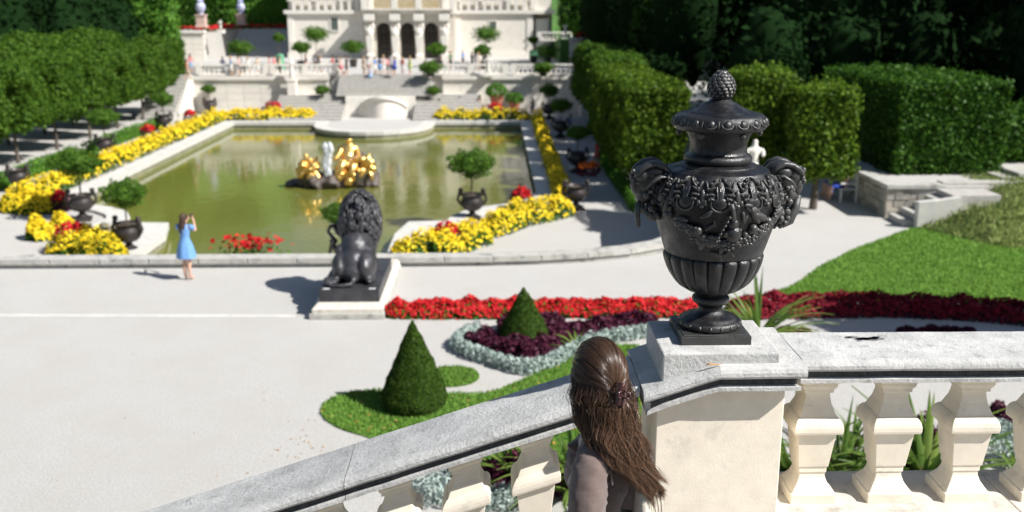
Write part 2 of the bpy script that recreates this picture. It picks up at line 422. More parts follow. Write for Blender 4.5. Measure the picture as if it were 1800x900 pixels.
# pool basin outline
pool = [(-14.7, 37.5), (-14.7, 43.6), (-15.3, 46.0), (-17.7, 46.2), (-17.6, 47.4), (-18.2, 48.7), (-19.2, 49.7), (-20.5, 50.4), (-21.6, 51.6), (-22.2, 53.6), (-22.2, 86),
        (-15.00, 86.00), (-14.83, 83.50), (-14.33, 81.90), (-13.54, 80.68), (-12.50, 79.81), (-11.29, 79.28), (-10.00, 79.10), (-8.71, 79.28), (-7.50, 79.81), (-6.46, 80.68), (-5.67, 81.90), (-5.17, 83.50), (-5.00, 86.00), (2.5, 86), (2.5, 53.6), (1.9, 51.6), (.9, 50.3), (-.3, 49.6), (-1.3, 48.6), (-1.9, 47.4), (-2.1, 46.2), (-3.9, 46.0), (-4.3, 43.6), (-4.3, 37.5)]
bm = bmesh.new()
def loop(bm, pts, z):
    vs = [bm.verts.new((p[0], p[1], z)) for p in pts]
    return [bm.edges.new((vs[i], vs[(i+1) % len(vs)])) for i in range(len(vs))]
e = loop(bm, [(-300, 24), (300, 24), (300, 700), (-300, 700)], PZ)+loop(bm, pool, PZ)
bmesh.ops.triangle_fill(bm, use_beauty=True, use_dissolve=False, edges=e)
for f in list(bm.faces):
    if in_poly(np.array([[f.calc_center_median().x, f.calc_center_median().y]]), pool)[0]: bm.faces.remove(f)
for f in bm.faces:
    if f.normal.z < 0: f.normal_flip()
me = bpy.data.meshes.new('ground'); bm.to_mesh(me); bm.free(); me.materials.append(MATS['gravel_pool'])
o = bpy.data.objects.new('ground', me); COL.objects.link(o); tag(o, kind='structure')
q = M(); q.add([(-23, 37, -4.12), (3.3, 37, -4.12), (3.3, 87, -4.12), (-23, 87, -4.12)], [(0, 1, 2, 3)])
tag(q.build('pool_water', 'water'), kind='structure')
# rim: stone coping round the basin, in single stones
rim_t = thing('pool_rim', 'pale stone rim with scalloped corners round the green pool', 'pool rim')
pv = [Vector((a, b)) for a, b in pool]; n = len(pv)
def offs(i, d):
    a, b, c = pv[i-1], pv[i], pv[(i+1) % n]
    d1 = (b-a).normalized(); d2 = (c-b).normalized(); n1 = Vector((-d1.y, d1.x)); n2 = Vector((-d2.y, d2.x))
    m_ = (n1+n2).normalized(); k = d/max(.5, m_.dot(n1)); return b+m_*k
RW = .95
for i in range(n-1):
    a, b = pv[i], pv[i+1]; A, B = offs(i, RW), offs(i+1, RW); a2, b2 = offs(i, -.08), offs(i+1, -.08)
    L = (b-a).length; k = max(1, round(L/2.6))
    if k > 1: k = min(k, 12)
    for j in range(k):
        t0, t1 = j/k+.01/L, (j+1)/k-.01/L
        q = M(); P4 = [a2.lerp(b2, t0), a2.lerp(b2, t1), A.lerp(B, t1), A.lerp(B, t0)]
        q.prism(P4, PZ-.12, PZ+.16+random.uniform(-.004, .004)); q.build('rim_stone', 'rim', rim_t, bevel=.02)
q = M()
for i in range(n-1):
    a, b = pv[i], pv[i+1]; q.add([(a.x, a.y, PZ-.1), (b.x, b.y, PZ-.1), (b.x, b.y, -5), (a.x, a.y, -5)], [(0, 1, 2, 3)])
q.build('basin_wall', mat('basin', (.30, .29, .20), (.16, .16, .09), .8, scale=1.5), rim_t)
q = M(); q.prism([offs(i, .6) for i in range(11, 24)], PZ+.02, PZ+.13); tag(q.build('pool_apron', 'gravel_pool'), kind='structure')
# retaining wall with kerb stones along the upper terrace
kw = thing('terrace_kerb', 'long low grey stone kerb curving along the edge above the pool', 'kerb')
acc = 0; seg = []; kl = [p for p in kline if True]
def resample(pts, d):
    out = [pts[0].copy()]; rest = d
    for i in range(len(pts)-1):
        a, b = pts[i], pts[i+1]; L = (b-a).length; t = 0
        while L-t > rest: t += rest; out.append(a.lerp(b, t/L)); rest = d
        rest -= (L-t)
    return out
rs = resample([Vector(p) for p in kline if p.x < 16], 1.25)
for i in range(len(rs)-1):
    a, b = rs[i], rs[i+1]; d0 = (rs[i+1]-rs[max(i-1, 0)]).normalized(); d1 = (rs[min(i+2, len(rs)-1)]-rs[i]).normalized()
    n0 = Vector((-d0.y, d0.x, 0)); n1 = Vector((-d1.y, d1.x, 0)); e_ = (b-a).normalized()*.004
    q = M(); q.prism([(a+e_-n0*.0), (b-e_-n1*.0), (b-e_+n1*.50), (a+e_+n0*.50)], .105, .235)
    q.build('kerb_stone', 'kerb', kw, bevel=.03)
q = M()
for i in range(len(rs)-1):
    a, b = rs[i], rs[i+1]; d0 = (rs[i+1]-rs[max(i-1, 0)]).normalized(); d1 = (rs[min(i+2, len(rs)-1)]-rs[i]).normalized()
    n0 = Vector((-d0.y, d0.x, 0)); n1 = Vector((-d1.y, d1.x, 0))
    q.add([a+n0*.05+Vector((0, 0, -.05)), b+n1*.05+Vector((0, 0, -.05)), b+n1*.05+Vector((0, 0, .104)), a+n0*.05+Vector((0, 0, .104)),
           a+n0*.45+Vector((0, 0, PZ)), b+n1*.45+Vector((0, 0, PZ)), b+n1*.45+Vector((0, 0, .104)), a+n0*.45+Vector((0, 0, .104))], [(0, 1, 2, 3), (5, 4, 7, 6), (3, 2, 6, 7)])
q.build('retaining_wall', 'kerb', kw)
# lawns
lawn = [G(1345, 522, 0), G(1400, 500, 0), G(1440, 470, 0), G(1500, 440, 0), G(1570, 414, 0), G(1605, 402, 0), (16, 28.8, 0), (26, 29, 0), (30, 24, 0), (30, 20.9, 0), (11.6, 21.2, 0), G(1500, 530, 0), (6.4, 21.5, 0)]
sheet('lawn', [(p[0], p[1]) for p in lawn], .016, 'grass')
lawn1 = smooth_poly([G(*p) for p in [(556, 722), (585, 697), (640, 686), (700, 688), (790, 692), (850, 694), (905, 676), (990, 634), (1080, 604), (1150, 612), (1180, 700), (1180, 800), (1050, 850), (850, 820), (700, 790), (645, 769), (585, 752)]], 2)
sheet('front_lawn', lawn1, .012, 'grass')
lobe = smooth_poly([G(*p) for p in [(760, 652), (775, 646), (820, 646), (846, 659), (838, 674), (800, 682), (770, 680), (700, 690), (700, 655)]], 2)
sheet('lawn_lobe', lobe, .016, 'grass')
def blades(name, poly, n, size, z=.02):
    P2 = poly_points([(p[0], p[1]) for p in poly], n); P = np.c_[P2, np.full(n, z+size*.2)]
    N = RNG.normal(0, 1, (n, 3)); N[:, 2] *= .3
    return tag(cards(name, P, N, size, 'blade', aspect=.3, tilt=.1, up=np.array([0, 0, 1.])), kind='stuff')
blades('grass_blades', lawn1, 26000, .07); blades('grass_blades', lobe, 3500, .07)
blades('grass_blades', [(min(p[0], 15.5), p[1]) for p in lawn], 30000, .10)
sheet('gravel_strip', [G(-20, 552, 0), G(520, 553, 0), G(520, 558, 0), G(-20, 557, 0)], .004, 'rim')
P2 = poly_points(lawn1, 260); tag(cards('fallen_leaves', np.c_[P2, np.full(260, .045)], np.tile([0, 0, 1.], (260, 1)), .055, 'litter', aspect=.7, tilt=.3), kind='stuff')
P2 = np.concatenate([poly_points([(-6, 10), (2, 10), (2, 19), (-8, 22)], 90), poly_points([(-3.4, 13.5), (-1.2, 13), (-1.5, 14.5), (-3.3, 15.2)], 60)]); tag(cards('fallen_leaves', np.c_[P2, np.full(150, .012)], np.tile([0, 0, 1.], (150, 1)), .035, 'litter', aspect=.7, tilt=.3), kind='stuff')
# meadow bank on the right
def bank(u, v):
    x = 12.6+u*22; y = 24.5+v*7.5; t = max(0, min(1, (y-25.2-max(0, 1.5-(x-12.6))*1.6)/4.5)); s = t*t*(3-2*t)
    if y > 28.6 and x < 15.4: return (x, min(y, 32), -.3 if x < 13.95 else .02+.3*(x-13.95))
    return (x, y, -.06+1.05*s*(.75+.25*min(1, u*6))+.10*noise.noise(Vector((x*.5, y*.5, 0)))*min(1, t*3)+.5*max(0, u-.1)*s)
grid_sheet('meadow_bank', bank, 70, 26, 'meadow')
P = []
while len(P) < 15000:
    u, v = random.random()**1.4*.6, random.random(); b = bank(u, v)
    if b[2] > .03: P.append((b[0], b[1], b[2]+.06))
N = RNG.normal(0, 1, (len(P), 3)); N[:, 2] *= .3
mat('hay', (.13, .21, .045), (.30, .34, .11), .8, attr=True, trans=.2)
tag(cards('meadow_grass', P, N, .24, 'hay', aspect=.14, tilt=.3, up=np.array([0, 0, 1.])), kind='stuff')
sheet('upper_path', [(14.0, 30.1), (40, 30.1), (40, 46), (12.4, 46), (12.4, 30.3)], 1.0, 'gravel', th=1.0)

# ================================================================== HILLS AND WOODS behind
def hill(u, v):
    x = -190+380*u; y = 128+v*170
    d = abs(x+9)/60; rise = 7+v*70
    return (x, y, -1.0+max(0, (y-136))*.30*(1+.35*noise.noise(Vector((x*.02, y*.02, 1))))+min(25, max(0, abs(x+9)-26)*.25)+1.2*noise.noise(Vector((x*.08, y*.08, 3))))
grid_sheet('hillside', hill, 90, 50, 'hill')
def wood(name, boxes, matn, size, dens, bump=1.5, bs=.12):
    """a far wood: lumpy crowns packed together, one mass"""
    PP = []; NN = []; q = M()
    for (c, r) in boxes:
        n_ = int(dens*r[0]*r[2]*2.2); P, N = ell_points(c, r, n_, .45, .45); P += N*RNG.uniform(-.8, .25, (len(P), 1))*size*2; PP.append(P); NN.append(N)
        q.ell(c, (r[0]*.72, r[1]*.72, r[2]*.78), 12, 8, nz=.25, ns=2)
    a = cards('w', np.concatenate(PP), np.concatenate(NN), size, matn, aspect=.6, tilt=.8, smooth=True)
    b = q.build('w', matn, smooth=True)
    return tag(join_cards([b, a], name), kind='stuff')
bx = []
for i in range(34):      # dark wood on the right slope
    x = random.uniform(13, 46); y = random.uniform(56, 110); bx.append(((x, y, random.uniform(2, 9)+.12*(x-13)), (random.uniform(3.5, 5.5), random.uniform(3.5, 5), random.uniform(6, 9))))
for x in range(14, 44, 4): bx.append(((x, 51+random.random()*2, 2.5), (2.8, 2.5, 4.5)))
for i in range(10): bx.append(((random.uniform(21, 36), random.uniform(38, 48), 5), (3, 3, 7)))
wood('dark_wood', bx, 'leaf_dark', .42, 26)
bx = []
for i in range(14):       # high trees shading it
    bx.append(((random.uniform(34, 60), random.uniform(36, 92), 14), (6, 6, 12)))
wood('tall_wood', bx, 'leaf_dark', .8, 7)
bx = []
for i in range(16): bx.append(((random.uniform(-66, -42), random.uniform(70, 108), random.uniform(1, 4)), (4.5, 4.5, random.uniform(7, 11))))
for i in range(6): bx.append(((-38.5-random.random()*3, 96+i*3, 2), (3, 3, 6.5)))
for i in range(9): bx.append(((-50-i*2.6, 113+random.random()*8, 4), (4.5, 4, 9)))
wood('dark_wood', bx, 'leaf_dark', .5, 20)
bx = []
for i in range(60): 
    x = random.uniform(-130, 110); y = random.uniform(165, 260); h = hill((x+190)/380, (y-128)/170)[2]; bx.append(((x, y, h+4), (7, 7, 8)))
wood('hill_wood', bx, 'leaf_hedge', 1.3, 5)

# ================================================================== PALACE
pal = thing('palace', 'white baroque palace front with three dark arches and a gilded balcony', 'palace', (-9.5, 122, -.2))
ox, oy, oz = -9.5, 122, -.2
def part(name, matn, boxes, parent=pal, bevel=0):
    q = M()
    for b in boxes: q.box(b[0]-ox, b[1]-ox, b[2]-oy, b[3]-oy, b[4]-oz, b[5]-oz)
    return q.build(name, matn, parent, bevel=bevel)
YF = 123.6; YP = 121.6
part('wall', 'palace', [(-24.6, -15.3, YF, 142, -.25, 5.0), (-4.4, 5.0, YF, 142, -.25, 5.0), (-15.3, -4.4, YF+1.4, 142, -.25, 5.0), (5.0, 7.4, YF+1.6, 142, -.25, 5.0)])
part('upper_wall', 'palace', [(-24.4, -15.6, YF+.3, 142, 5.42, 12.5), (-15.6, -4.1, YP+1.2, 142, 5.42, 12.5), (-4.1, 7.2, YF+.3, 142, 5.42, 12.5)])
part('cornice', 'palace_trim', [(-24.9, -15.4, YF-.35, YF+2, 5.0, 5.42), (-15.45, -4.25, YP-.35, YF+2, 5.002, 5.45), (-4.3, 7.7, YF-.35, YF+2, 5.0, 5.42)])
part('plinth', 'palace_trim', [(-24.72, -15.3, YF-.12, YF+.3, -.25, .45)])
part('plinth', 'palace_trim', [(-4.4, 5.1, YF-.12, YF+.3, -.25, .45)])
part('upper_cornice', 'palace_trim', [(-25, 7.8, YP-.3, 142.4, 12.5, 13.1)])
rr = M(); rr.add([(-25-ox, YP-oy, 13.3), (7.8-ox, YP-oy, 13.3), (7.8-ox, 142-oy, 13.3), (-25-ox, 142-oy, 13.3), (-21-ox, 126-oy, 17), (4-ox, 126-oy, 17), (4-ox, 138-oy, 17), (-21-ox, 138-oy, 17)],
      [(0, 1, 5, 4), (1, 2, 6, 5), (2, 3, 7, 6), (3, 0, 4, 7), (4, 5, 6, 7)]); rr.build('roof', 'roof', pal)
# centre with three arches
AX = [-12.85, -10.0, -7.2]; AW = .85
def archwall():
    q = M(); y0, y1 = YP-oy, YP+.7-oy; xs = []
    edges = [-15.3]+sum([[a-AW, a+AW] for a in AX], [])+[-4.4]
    for i in range(0, len(edges), 2): q.box(edges[i]-ox, edges[i+1]-ox, y0, y1, 0, 5.2)
    for a in AX:
        K = 10; zs = 3.35
        for k in range(K):
            t0 = PI*k/K; t1 = PI*(k+1)/K
            x0, x1 = a-math.cos(t0)*AW-ox, a-math.cos(t1)*AW-ox; z0, z1 = zs+math.sin(t0)*AW, zs+math.sin(t1)*AW
            vs = [(x0, y0, z0), (x1, y0, z1), (x1, y0, 5.2), (x0, y0, 5.2), (x0, y1, z0), (x1, y1, z1), (x1, y1, 5.2), (x0, y1, 5.2)]
            q.add(vs, [(0, 1, 2, 3), (7, 6, 5, 4), (0, 4, 5, 1)])
    return q
archwall().build('arcade_wall', 'palace_tan', pal)
part('side_wall', 'palace', [(-15.3, -14.8, YP+.7, YF+1.4, -.2, 5.0)])
part('side_wall', 'palace', [(-4.9, -4.4, YP+.7, YF+1.4, -.2, 5.0)])
for a in AX:
    d = M(); d.box(a-AW-ox, a+AW-ox, YP+.45-oy, YP+.5-oy, .05, 4.2)
    dd = d.build('door', 'dark_glass', pal)
    g = M()
    for t in (-.5, 0, .5): g.box(a+t-.035-ox, a+t+.035-ox, YP+.38-oy, YP+.44-oy, .05, 3.9)
    for z in (1.4, 3.2): g.box(a-AW+.02-ox, a+AW-.02-ox, YP+.385-oy, YP+.437-oy, z, z+.07)
    g.build('grille', 'grille', dd)
for x in (-14.45, -11.43, -8.6, -5.6):     # figures bearing the balcony
    q = M(); c = (x-ox, YP-.45-oy, 0)
    q.sq([(.42, 0), (.42, .5), (.36, .55), (.28, .6), (.46, 2.6), (.46, 2.65)], c)
    q.ell((c[0], c[1]-.05, 3.1), (.5, .4, .65), 10, 8, nz=.3); q.ell((c[0], c[1]-.1, 3.9), (.24, .24, .3), 8, 6)
    q.ell((c[0]-.42, c[1]-.1, 3.7), (.2, .2, .5), 8, 6); q.ell((c[0]+.42, c[1]-.1, 3.7), (.2, .2, .5), 8, 6)
    q.sq([(.5, 4.3), (.62, 4.5), (.62, 5.2)], c); q.build('atlas_column', 'palace_trim', pal, bevel=.03)
part('balcony', 'palace_trim', [(-15.2, -4.5, YP-1.0, YP+.6, 5.46, 5.62)])
for a in AX:
    part('gilded_panel', 'ochre', [(a-1.0, a+1.0, YP-.95, YP-.82, 5.64, 6.7)])
for x in (-15.0, -11.43, -8.6, -4.7): part('balcony_post', 'palace_trim', [(x-.3, x+.3, YP-1.02, YP-.6, 5.625, 6.9)])
for s in (-1, 1):
    for k in range(9):
        x = -9.9+s*(6.2+k*.95); part('balcony_post', 'palace_trim', [(x-.18, x+.18, YF-.3, YF, 5.43, 6.5)])
    part('parapet_rail', 'palace_trim', [(-9.9+s*10-4.6, -9.9+s*10+4.6, YF-.32, YF+.02, 6.5, 6.65)])
def window(x, y, z, w_, h, parent=pal, fm='palace_trim', pm='dark_glass'):
    q = M(); x -= ox; y -= oy; z -= oz
    for b in ((x-w_/2-.14, x-w_/2, z-.14, z+h+.14), (x+w_/2, x+w_/2+.14, z-.14, z+h+.14)): q.box(b[0], b[1], y-.08, y+.05, b[2], b[3])
    q.box(x-w_/2, x+w_/2, y-.078, y+.05, z+h, z+h+.14); q.box(x-w_/2, x+w_/2, y-.12, y+.05, z-.14, z)
    f = q.build('window', fm, parent)
    p = M(); p.box(x-w_/2, x+w_/2, y-.02, y+.03, z, z+h); p.build('pane', pm, f)
window(-18.95, YF, 3.05, .85, 1.5, pm='shutter'); window(.15, YF, 3.1, .8, 1.0, pm='shutter')
for x in (-23, -19.6, -16.6): window(x, YF+.3, 7.2, 1.1, 3.2)
for x in (-3, .3, 3.6, 6.2): window(x, YF+.3, 7.2, 1.1, 3.2)
for a in AX: window(a, YP+1.2, 7.1, 1.5, 3.8)
for x in (-14.5, -11.4, -8.6, -5.6, -24, -21.3, -18, -16, -4, -1.4, 2, 5): part('pilaster', 'palace_trim', [(x-.28, x+.28, (YP+1.0 if -15.5 < x < -4.4 else YF+.1), YF+1, 5.6, 12.5)])
for x in (-24.2, -15.7, -4.0, 4.6): part('pilaster', 'palace_trim', [(x-.32, x+.32, YF-.1, YF+.1, .47, 5.0)])
q = M(); c = (6.1-ox, YF+.8-oy, 5.0); q.sq([(.5, 0), (.5, .5), (.38, .6)], c); q.ell((c[0], c[1], 6.2), (.4, .35, .8), 10, 8, nz=.3); q.ell((c[0], c[1], 7.2), .24, 8, 6); q.build('niche_statue', 'ochre', pal)
part('wing_block', 'palace_trim', [(5.35, 6.9, YF+.4, YF+1.58, -.2, 4.4)])

# ================================================================== PALACE TERRACE with walls, stairs, balustrades
TZ = -.2
q = M(); q.prism([(-27.8, 94.6), (-14.2, 94.6), (-14.2, 94.6), (-5.6, 94.6), (7.9, 94.6), (9, 94.6), (9, 128), (-46, 128), (-46, 108), (-27.8, 108)], PZ, TZ)
o = q.build('palace_terrace', 'gravel_pool'); tag(o, kind='structure')
tw = thing('terrace_wall', 'cream retaining wall below the palace terrace', 'wall', (0, 0, 0))
for (x0, x1) in ((-27.9, -15.2), (-4.6, 8.4)):
    n_ = 6
    for j in range(n_):
        for i in range(8):
            a = x0+(x1-x0)*i/8; b = x0+(x1-x0)*(i+1)/8
            if j == 5 : continue
            m_ = M(); m_.box(a+.012, b-.012, 94.2+random.uniform(-.01, .01), 94.58, PZ+.02+j*.62, PZ+.02+(j+1)*.62-.015); m_.build('stone_block', 'palace', tw)
    m_ = M(); m_.box(x0-.05, x1+.05, 94.0, 94.7, PZ+3.12, PZ+3.45); m_.build('cornice', 'palace_trim', tw)
def far_balustrade(label, x0, x1, y, z, n_, grp='balustrades on the palace terrace'):
    t = thing('balustrade', label, 'balustrade', ((x0+x1)/2, y, z), 0, grp); c = (x0+x1)/2
    q = M(); q.box(x0-c, x1-c, -.2, .2, 0, .18); q.build('base_course', 'palace_trim', t)
    q = M(); q.box(x0-c, x1-c, -.2, .2, .86, 1.02); q.build('rail', 'palace_trim', t)
    base = None
    for i in range(n_+1):
        x = x0-c+(x1-x0)*i/n_
        q = M(); q.box(x-.25, x+.25, -.22, .22, .182, 1.04) if i % 7 == 0 else None
        if i % 7 == 0: q.build('post', 'palace_trim', t)
        elif base is None:
            q.lathe([(.09, .18), (.09, .24), (.05, .3), (.11, .5), (.05, .75), (.09, .8), (.09, .86)], 6, (0, 0, 0)); base = q.build('baluster', 'palace_trim', t); base.location.x = x
        else:
            b_ = base.copy(); COL.objects.link(b_); b_.location.x = x
    return t
far_balustrade('white balustrade left of the central statue on the palace terrace', -27.2, -21.0, 94.5, TZ, 14)
far_balustrade('white balustrade between left herm statue and top of stairs', -20.4, -14.4, 94.5, TZ, 14)
far_balustrade('white balustrade right of the top of the palace stairs', -5.2, 1.3, 94.5, TZ, 14)
far_balustrade('white balustrade at the far right end of the palace terrace', 2.0, 8.2, 94.5, TZ, 14)
far_balustrade('pale balustrade high at the right corner of the palace', 5.5, 9.2, 118, 2.0, 9)
def stairs(name, label, x0, x1, y0, y1, z0, z1, n_, matn='steps'):
    t = thing(name, label, 'stairs', (0, 0, 0))
    for i in range(n_):
        q = M(); a = y0+(y1-y0)*i/n_; q.box(x0, x1, a, y1+.02*i, z0+(z1-z0)*i/n_, z0+(z1-z0)*(i+1)/n_); q.build('step', matn, t)
    return t
stairs('stairs', 'broad central steps leading up to the palace door', -14.2, -5.6, 91.8, 94.6, -1.9, TZ, 7)
stairs('stairs', 'grey stone steps left of the white grotto arch', -19.6, -13.3, 88.0, 93.6, PZ, -1.9, 8)
stairs('stairs', 'grey stone steps right of the white grotto arch', -7.0, -1.0, 88.0, 93.6, PZ, -1.9, 8)
q = M(); q.box(-19.6, -13.2, 93.6, 94.2, PZ, -1.9); q.box(-7.1, -1, 93.6, 94.2, PZ, -1.9); q.box(-13.28, -7.02, 91.2, 94.6, PZ, -1.905)
tag(q.build('stair_landing', 'palace_trim'), kind='structure')
q = M(); K = 16
P = [(-12.1+4.4*k/K, -2.9+.95*math.sin(PI*k/K)**.7) for k in range(K+1)]
for k in range(K):
    a, b = P[k], P[k+1]; ya = 91.1-1.3*math.sin(PI*k/K); yb = 91.1-1.3*math.sin(PI*(k+1)/K)
    q.add([(a[0], ya, PZ), (b[0], yb, PZ), (b[0], yb, b[1]), (a[0], ya, a[1]), (a[0], 92.2, a[1]), (b[0], 92.2, b[1])], [(0, 1, 2, 3), (3, 2, 5, 4)])
gw = thing('grotto_wall', 'white bowed grotto wall between the two stair flights', 'wall'); q.build('wall', 'palace', gw)
q = M()
for k in range(K):
    a, b = P[k], P[k+1]; ya = 91.0-1.3*math.sin(PI*k/K); yb = 91.0-1.3*math.sin(PI*(k+1)/K)
    v = [(a[0], ya-.1, a[1]+.01), (b[0], yb-.1, b[1]+.01), (b[0], yb-.1, b[1]+.22), (a[0], ya-.1, a[1]+.22), (a[0], ya+.5, a[1]+.22), (b[0], yb+.5, b[1]+.22), (a[0], ya+.5, a[1]+.01), (b[0], yb+.5, b[1]+.01)]
    q.add(v, [(0, 1, 2, 3), (3, 2, 5, 4), (6, 7, 1, 0), (4, 5, 7, 6)])
q.build('coping', 'palace_trim', gw)
for sx, lab in ((-1, 'sloping white wall of the stairs at far left of the terrace'), (1, 'sloping white stair wall beside the dark hedge right of the terrace')):
    q = M(); x = -9.8+sx*17.9; y0 = 90.5
    q.add([(x, y0, PZ), (x+sx*.5, y0, PZ), (x+sx*.5, 94.6, PZ), (x, 94.6, PZ), (x, y0, PZ+.5), (x+sx*.5, y0, PZ+.5), (x+sx*.5, 94.6, -.1), (x, 94.6, -.1)], [(0, 1, 5, 4), (1, 2, 6, 5), (2, 3, 7, 6), (3, 0, 4, 7), (4, 5, 6, 7)])
    tag(q.build('stair_wall', 'palace'), lab, 'wall')
stairs('stairs', 'shaded steps at the left end of the terrace wall by the hedge', -31.5, -28.3, 89, 95, PZ, TZ, 12)
# garden terraces either side of the palace
sw = thing('side_terrace_wall', 'pale retaining wall left of the palace below the white vases', 'wall')
for i in range(8):
    for j in range(5):
        m_ = M(); m_.box(-44+i*1.36, -44+(i+1)*1.36-.02, 117.9, 118.4, TZ+j*.62, TZ+(j+1)*.62-.02); m_.build('stone_block', 'palace', sw)
m_ = M(); m_.box(-44.2, -33.0, 117.7, 118.6, 2.92, 3.2); m_.build('coping', 'palace_trim', sw)
m_ = M(); m_.prism([(-60, 118.4), (-33.1, 118.4), (-33.1, 134), (-24.7, 134), (-24.7, 142), (-60, 142)], TZ+.01, 2.9); tag(m_.build('side_terrace', 'steps'), kind='structure')
m_ = M(); m_.add([(-33.05, 127.6, TZ+.02), (-24.62, 124.2, TZ+.02), (-24.62, 134, 2.92), (-33.05, 134, 2.92)], [(0, 1, 2, 3)]); tag(m_.build('ramp', 'steps'), kind='structure')
sr = thing('side_terrace_wall', 'shaded stone wall and ledge right of the palace by red flowers', 'wall')
m_ = M(); m_.box(8.6, 18.5, 112.0, 112.6, TZ, 2.3); m_.build('wall', 'palace', sr); m_ = M(); m_.box(8.4, 18.7, 111.8, 112.8, 2.3, 2.6); m_.build('coping', 'palace_trim', sr)
m_ = M(); m_.prism([(7.6, 112.6), (19, 112.6), (19, 131), (7.6, 131)], TZ-.5, 2.28); tag(m_.build('side_terrace', 'hill'), kind='structure')
m_ = M(); m_.add([(8.4, 98, TZ-.1), (15, 98, TZ-.1), (16, 112, 2.2), (8.6, 112, 1.0)], [(0, 1, 2, 3)]); tag(m_.build('ramp', 'steps'), kind='structure')
# ================================================================== CLIPPED TREES AND HEDGES
def lumpy_box(q, x0, x1, y0, y1, z0, z1, rnd, n=5):
    cx, cy, cz = (x0+x1)/2, (y0+y1)/2, (z0+z1)/2; h = ((x1-x0)/2, (y1-y0)/2, (z1-z0)/2)
    for ax in range(3):
        for s in (-1, 1):
            vs = []
            for i in range(n+1):
                for j in range(n+1):
                    u = [0, 0, 0]; u[ax] = s; u[(ax+1) % 3] = -1+2*i/n; u[(ax+2) % 3] = -1+2*j/n
                    p = [u[k]*h[k] for k in range(3)]; c = [max(-h[k]+rnd, min(h[k]-rnd, p[k])) for k in range(3)]
                    d = Vector([p[k]-c[k] for k in range(3)]); d = d.normalized()*rnd if d.length > 0 else d
                    vs.append((cx+c[0]+d.x, cy+c[1]+d.y, cz+c[2]+d.z))
            q.add(vs, [(i*(n+1)+j, (i+1)*(n+1)+j, (i+1)*(n+1)+j+1, i*(n+1)+j+1) for i in range(n) for j in range(n)])
def hedge_mesh(name, x0, x1, y0, y1, z0, z1, n, size, leafm, parent=None, rnd=.3, bump=.2, bs=.6, inset=.22):
    q = M(); lumpy_box(q, x0+inset, x1-inset, y0+inset, y1-inset, z0+inset*.6, z1-inset, max(.05, rnd-inset*.5))
    a = q.build('c', leafm, smooth=True)
    P, N = box_points(x0, x1, y0, y1, z0, z1, n, rnd, bump, bs); P = P-N*np.abs(RNG.normal(0, inset*.45, (n, 1)))+N*(RNG.random((n, 1))**6)*size*1.4
    return join_cards([a, cards('l', P, N, size, leafm, aspect=.62, tilt=.75)], name, parent)
def pleached(label, loc, wx, wy, z0, z1, leafm, n, size, seed=0, group=None):
    box_ = leafm == 'leaf_pleach'
    t = thing('clipped_tree', label, 'tree', loc, 0, group)
    hedge_mesh('crown', -wx/2, wx/2, -wy/2, wy/2, z0, z1, n, size, leafm, t, rnd=.35 if box_ else .8, bump=.32 if box_ else .55, bs=.8, inset=.32 if box_ else .4)
    q = M(); q.tube([(0, 0, 0), (.03, .02, z0*.6), (0, 0, z0+.4)], [.14, .11, .10], 8)
    for k in range(4): a = k*PI/2+.4; q.tube([(0, 0, z0+.1), (.5*math.cos(a), .5*math.sin(a), z0+1.0)], [.07, .03], 5)
    q.build('trunk', 'bark', t); return t
# left allee
p0 = pleached('', (-30.9, 47, PZ), 3.7, 4.0, 2.3, 6.7, 'leaf_lime', 15000, .21); T0 = tree_of(p0)
p1 = pleached('', (-30.9, 53, PZ), 3.7, 4.0, 2.35, 6.5, 'leaf_lime', 15000, .21); T1 = tree_of(p1)
ords = ['nearest', 'second', 'third', 'fourth', 'fifth', 'sixth', 'seventh', 'eighth', 'ninth']
p0['label'] = 'nearest clipped tree of the left row, at the left edge of the photo'; p1['label'] = 'second clipped tree from the near end of the left row beside the pool'
p0['group'] = p1['group'] = 'clipped trees in the row left of the pool'
for i in range(2, 9):
    dup((T0, T1)[i % 2], (-30.9+.08*random.uniform(-1, 1), 47+i*6.0, PZ), PI*(i % 3 == 0), 1+.02*random.uniform(-1, 1), '%s clipped tree from the near end of the left row beside the pool' % ords[i], 'clipped trees in the row left of the pool')
p0.location.x = p1.location.x = -30.9
for i in range(8):
    dup((T1, T0)[i % 2], (-35.6+.2*random.uniform(-1, 1), 49+i*6.1, PZ), 0, (1.05, 1, 1.12), 'clipped tree standing behind the %s tree of the left row' % (ords[i] if i else 'nearest'), 'clipped trees of the back row at left')
# right row by the pool
c = thing('clipped_tree', '', 'tree'); bpy.data.objects.remove(c)
pr = pleached('', (8.3, 52.6, PZ), 3.3, 4.5, 1.7, 6.1, 'leaf_pleach', 15000, .20); TR = tree_of(pr)
gr = 'clipped trees in the row right of the pool'
pr['label'] = 'sunlit clipped tree at the near end of the right row, left of the urn'; pr['group'] = gr
for i in range(1, 7):
    dup(TR if i < 3 else T0, (8.2 if i < 3 else 8.9, 52.6+i*5.8, PZ), PI*(i % 2), (1, 1, 1.0) if i < 3 else (.95, 1, .96), '%s clipped tree from the near end of the row right of the pool' % ords[i], gr)
pb = pleached('rounded clipped tree right of the bronze urn, in front of the dark wood', (G(1420, 362).x, 31.6, 0), 1.7, 2.6, 1.15, 4.0, 'leaf_pleach', 11000, .15)
pb2 = pleached('yellowish clipped tree just behind the bronze urn lid at right', (9.1, 33.8, 0), 1.95, 2.4, 1.1, 4.35, 'leaf_pleach', 11000, .15)
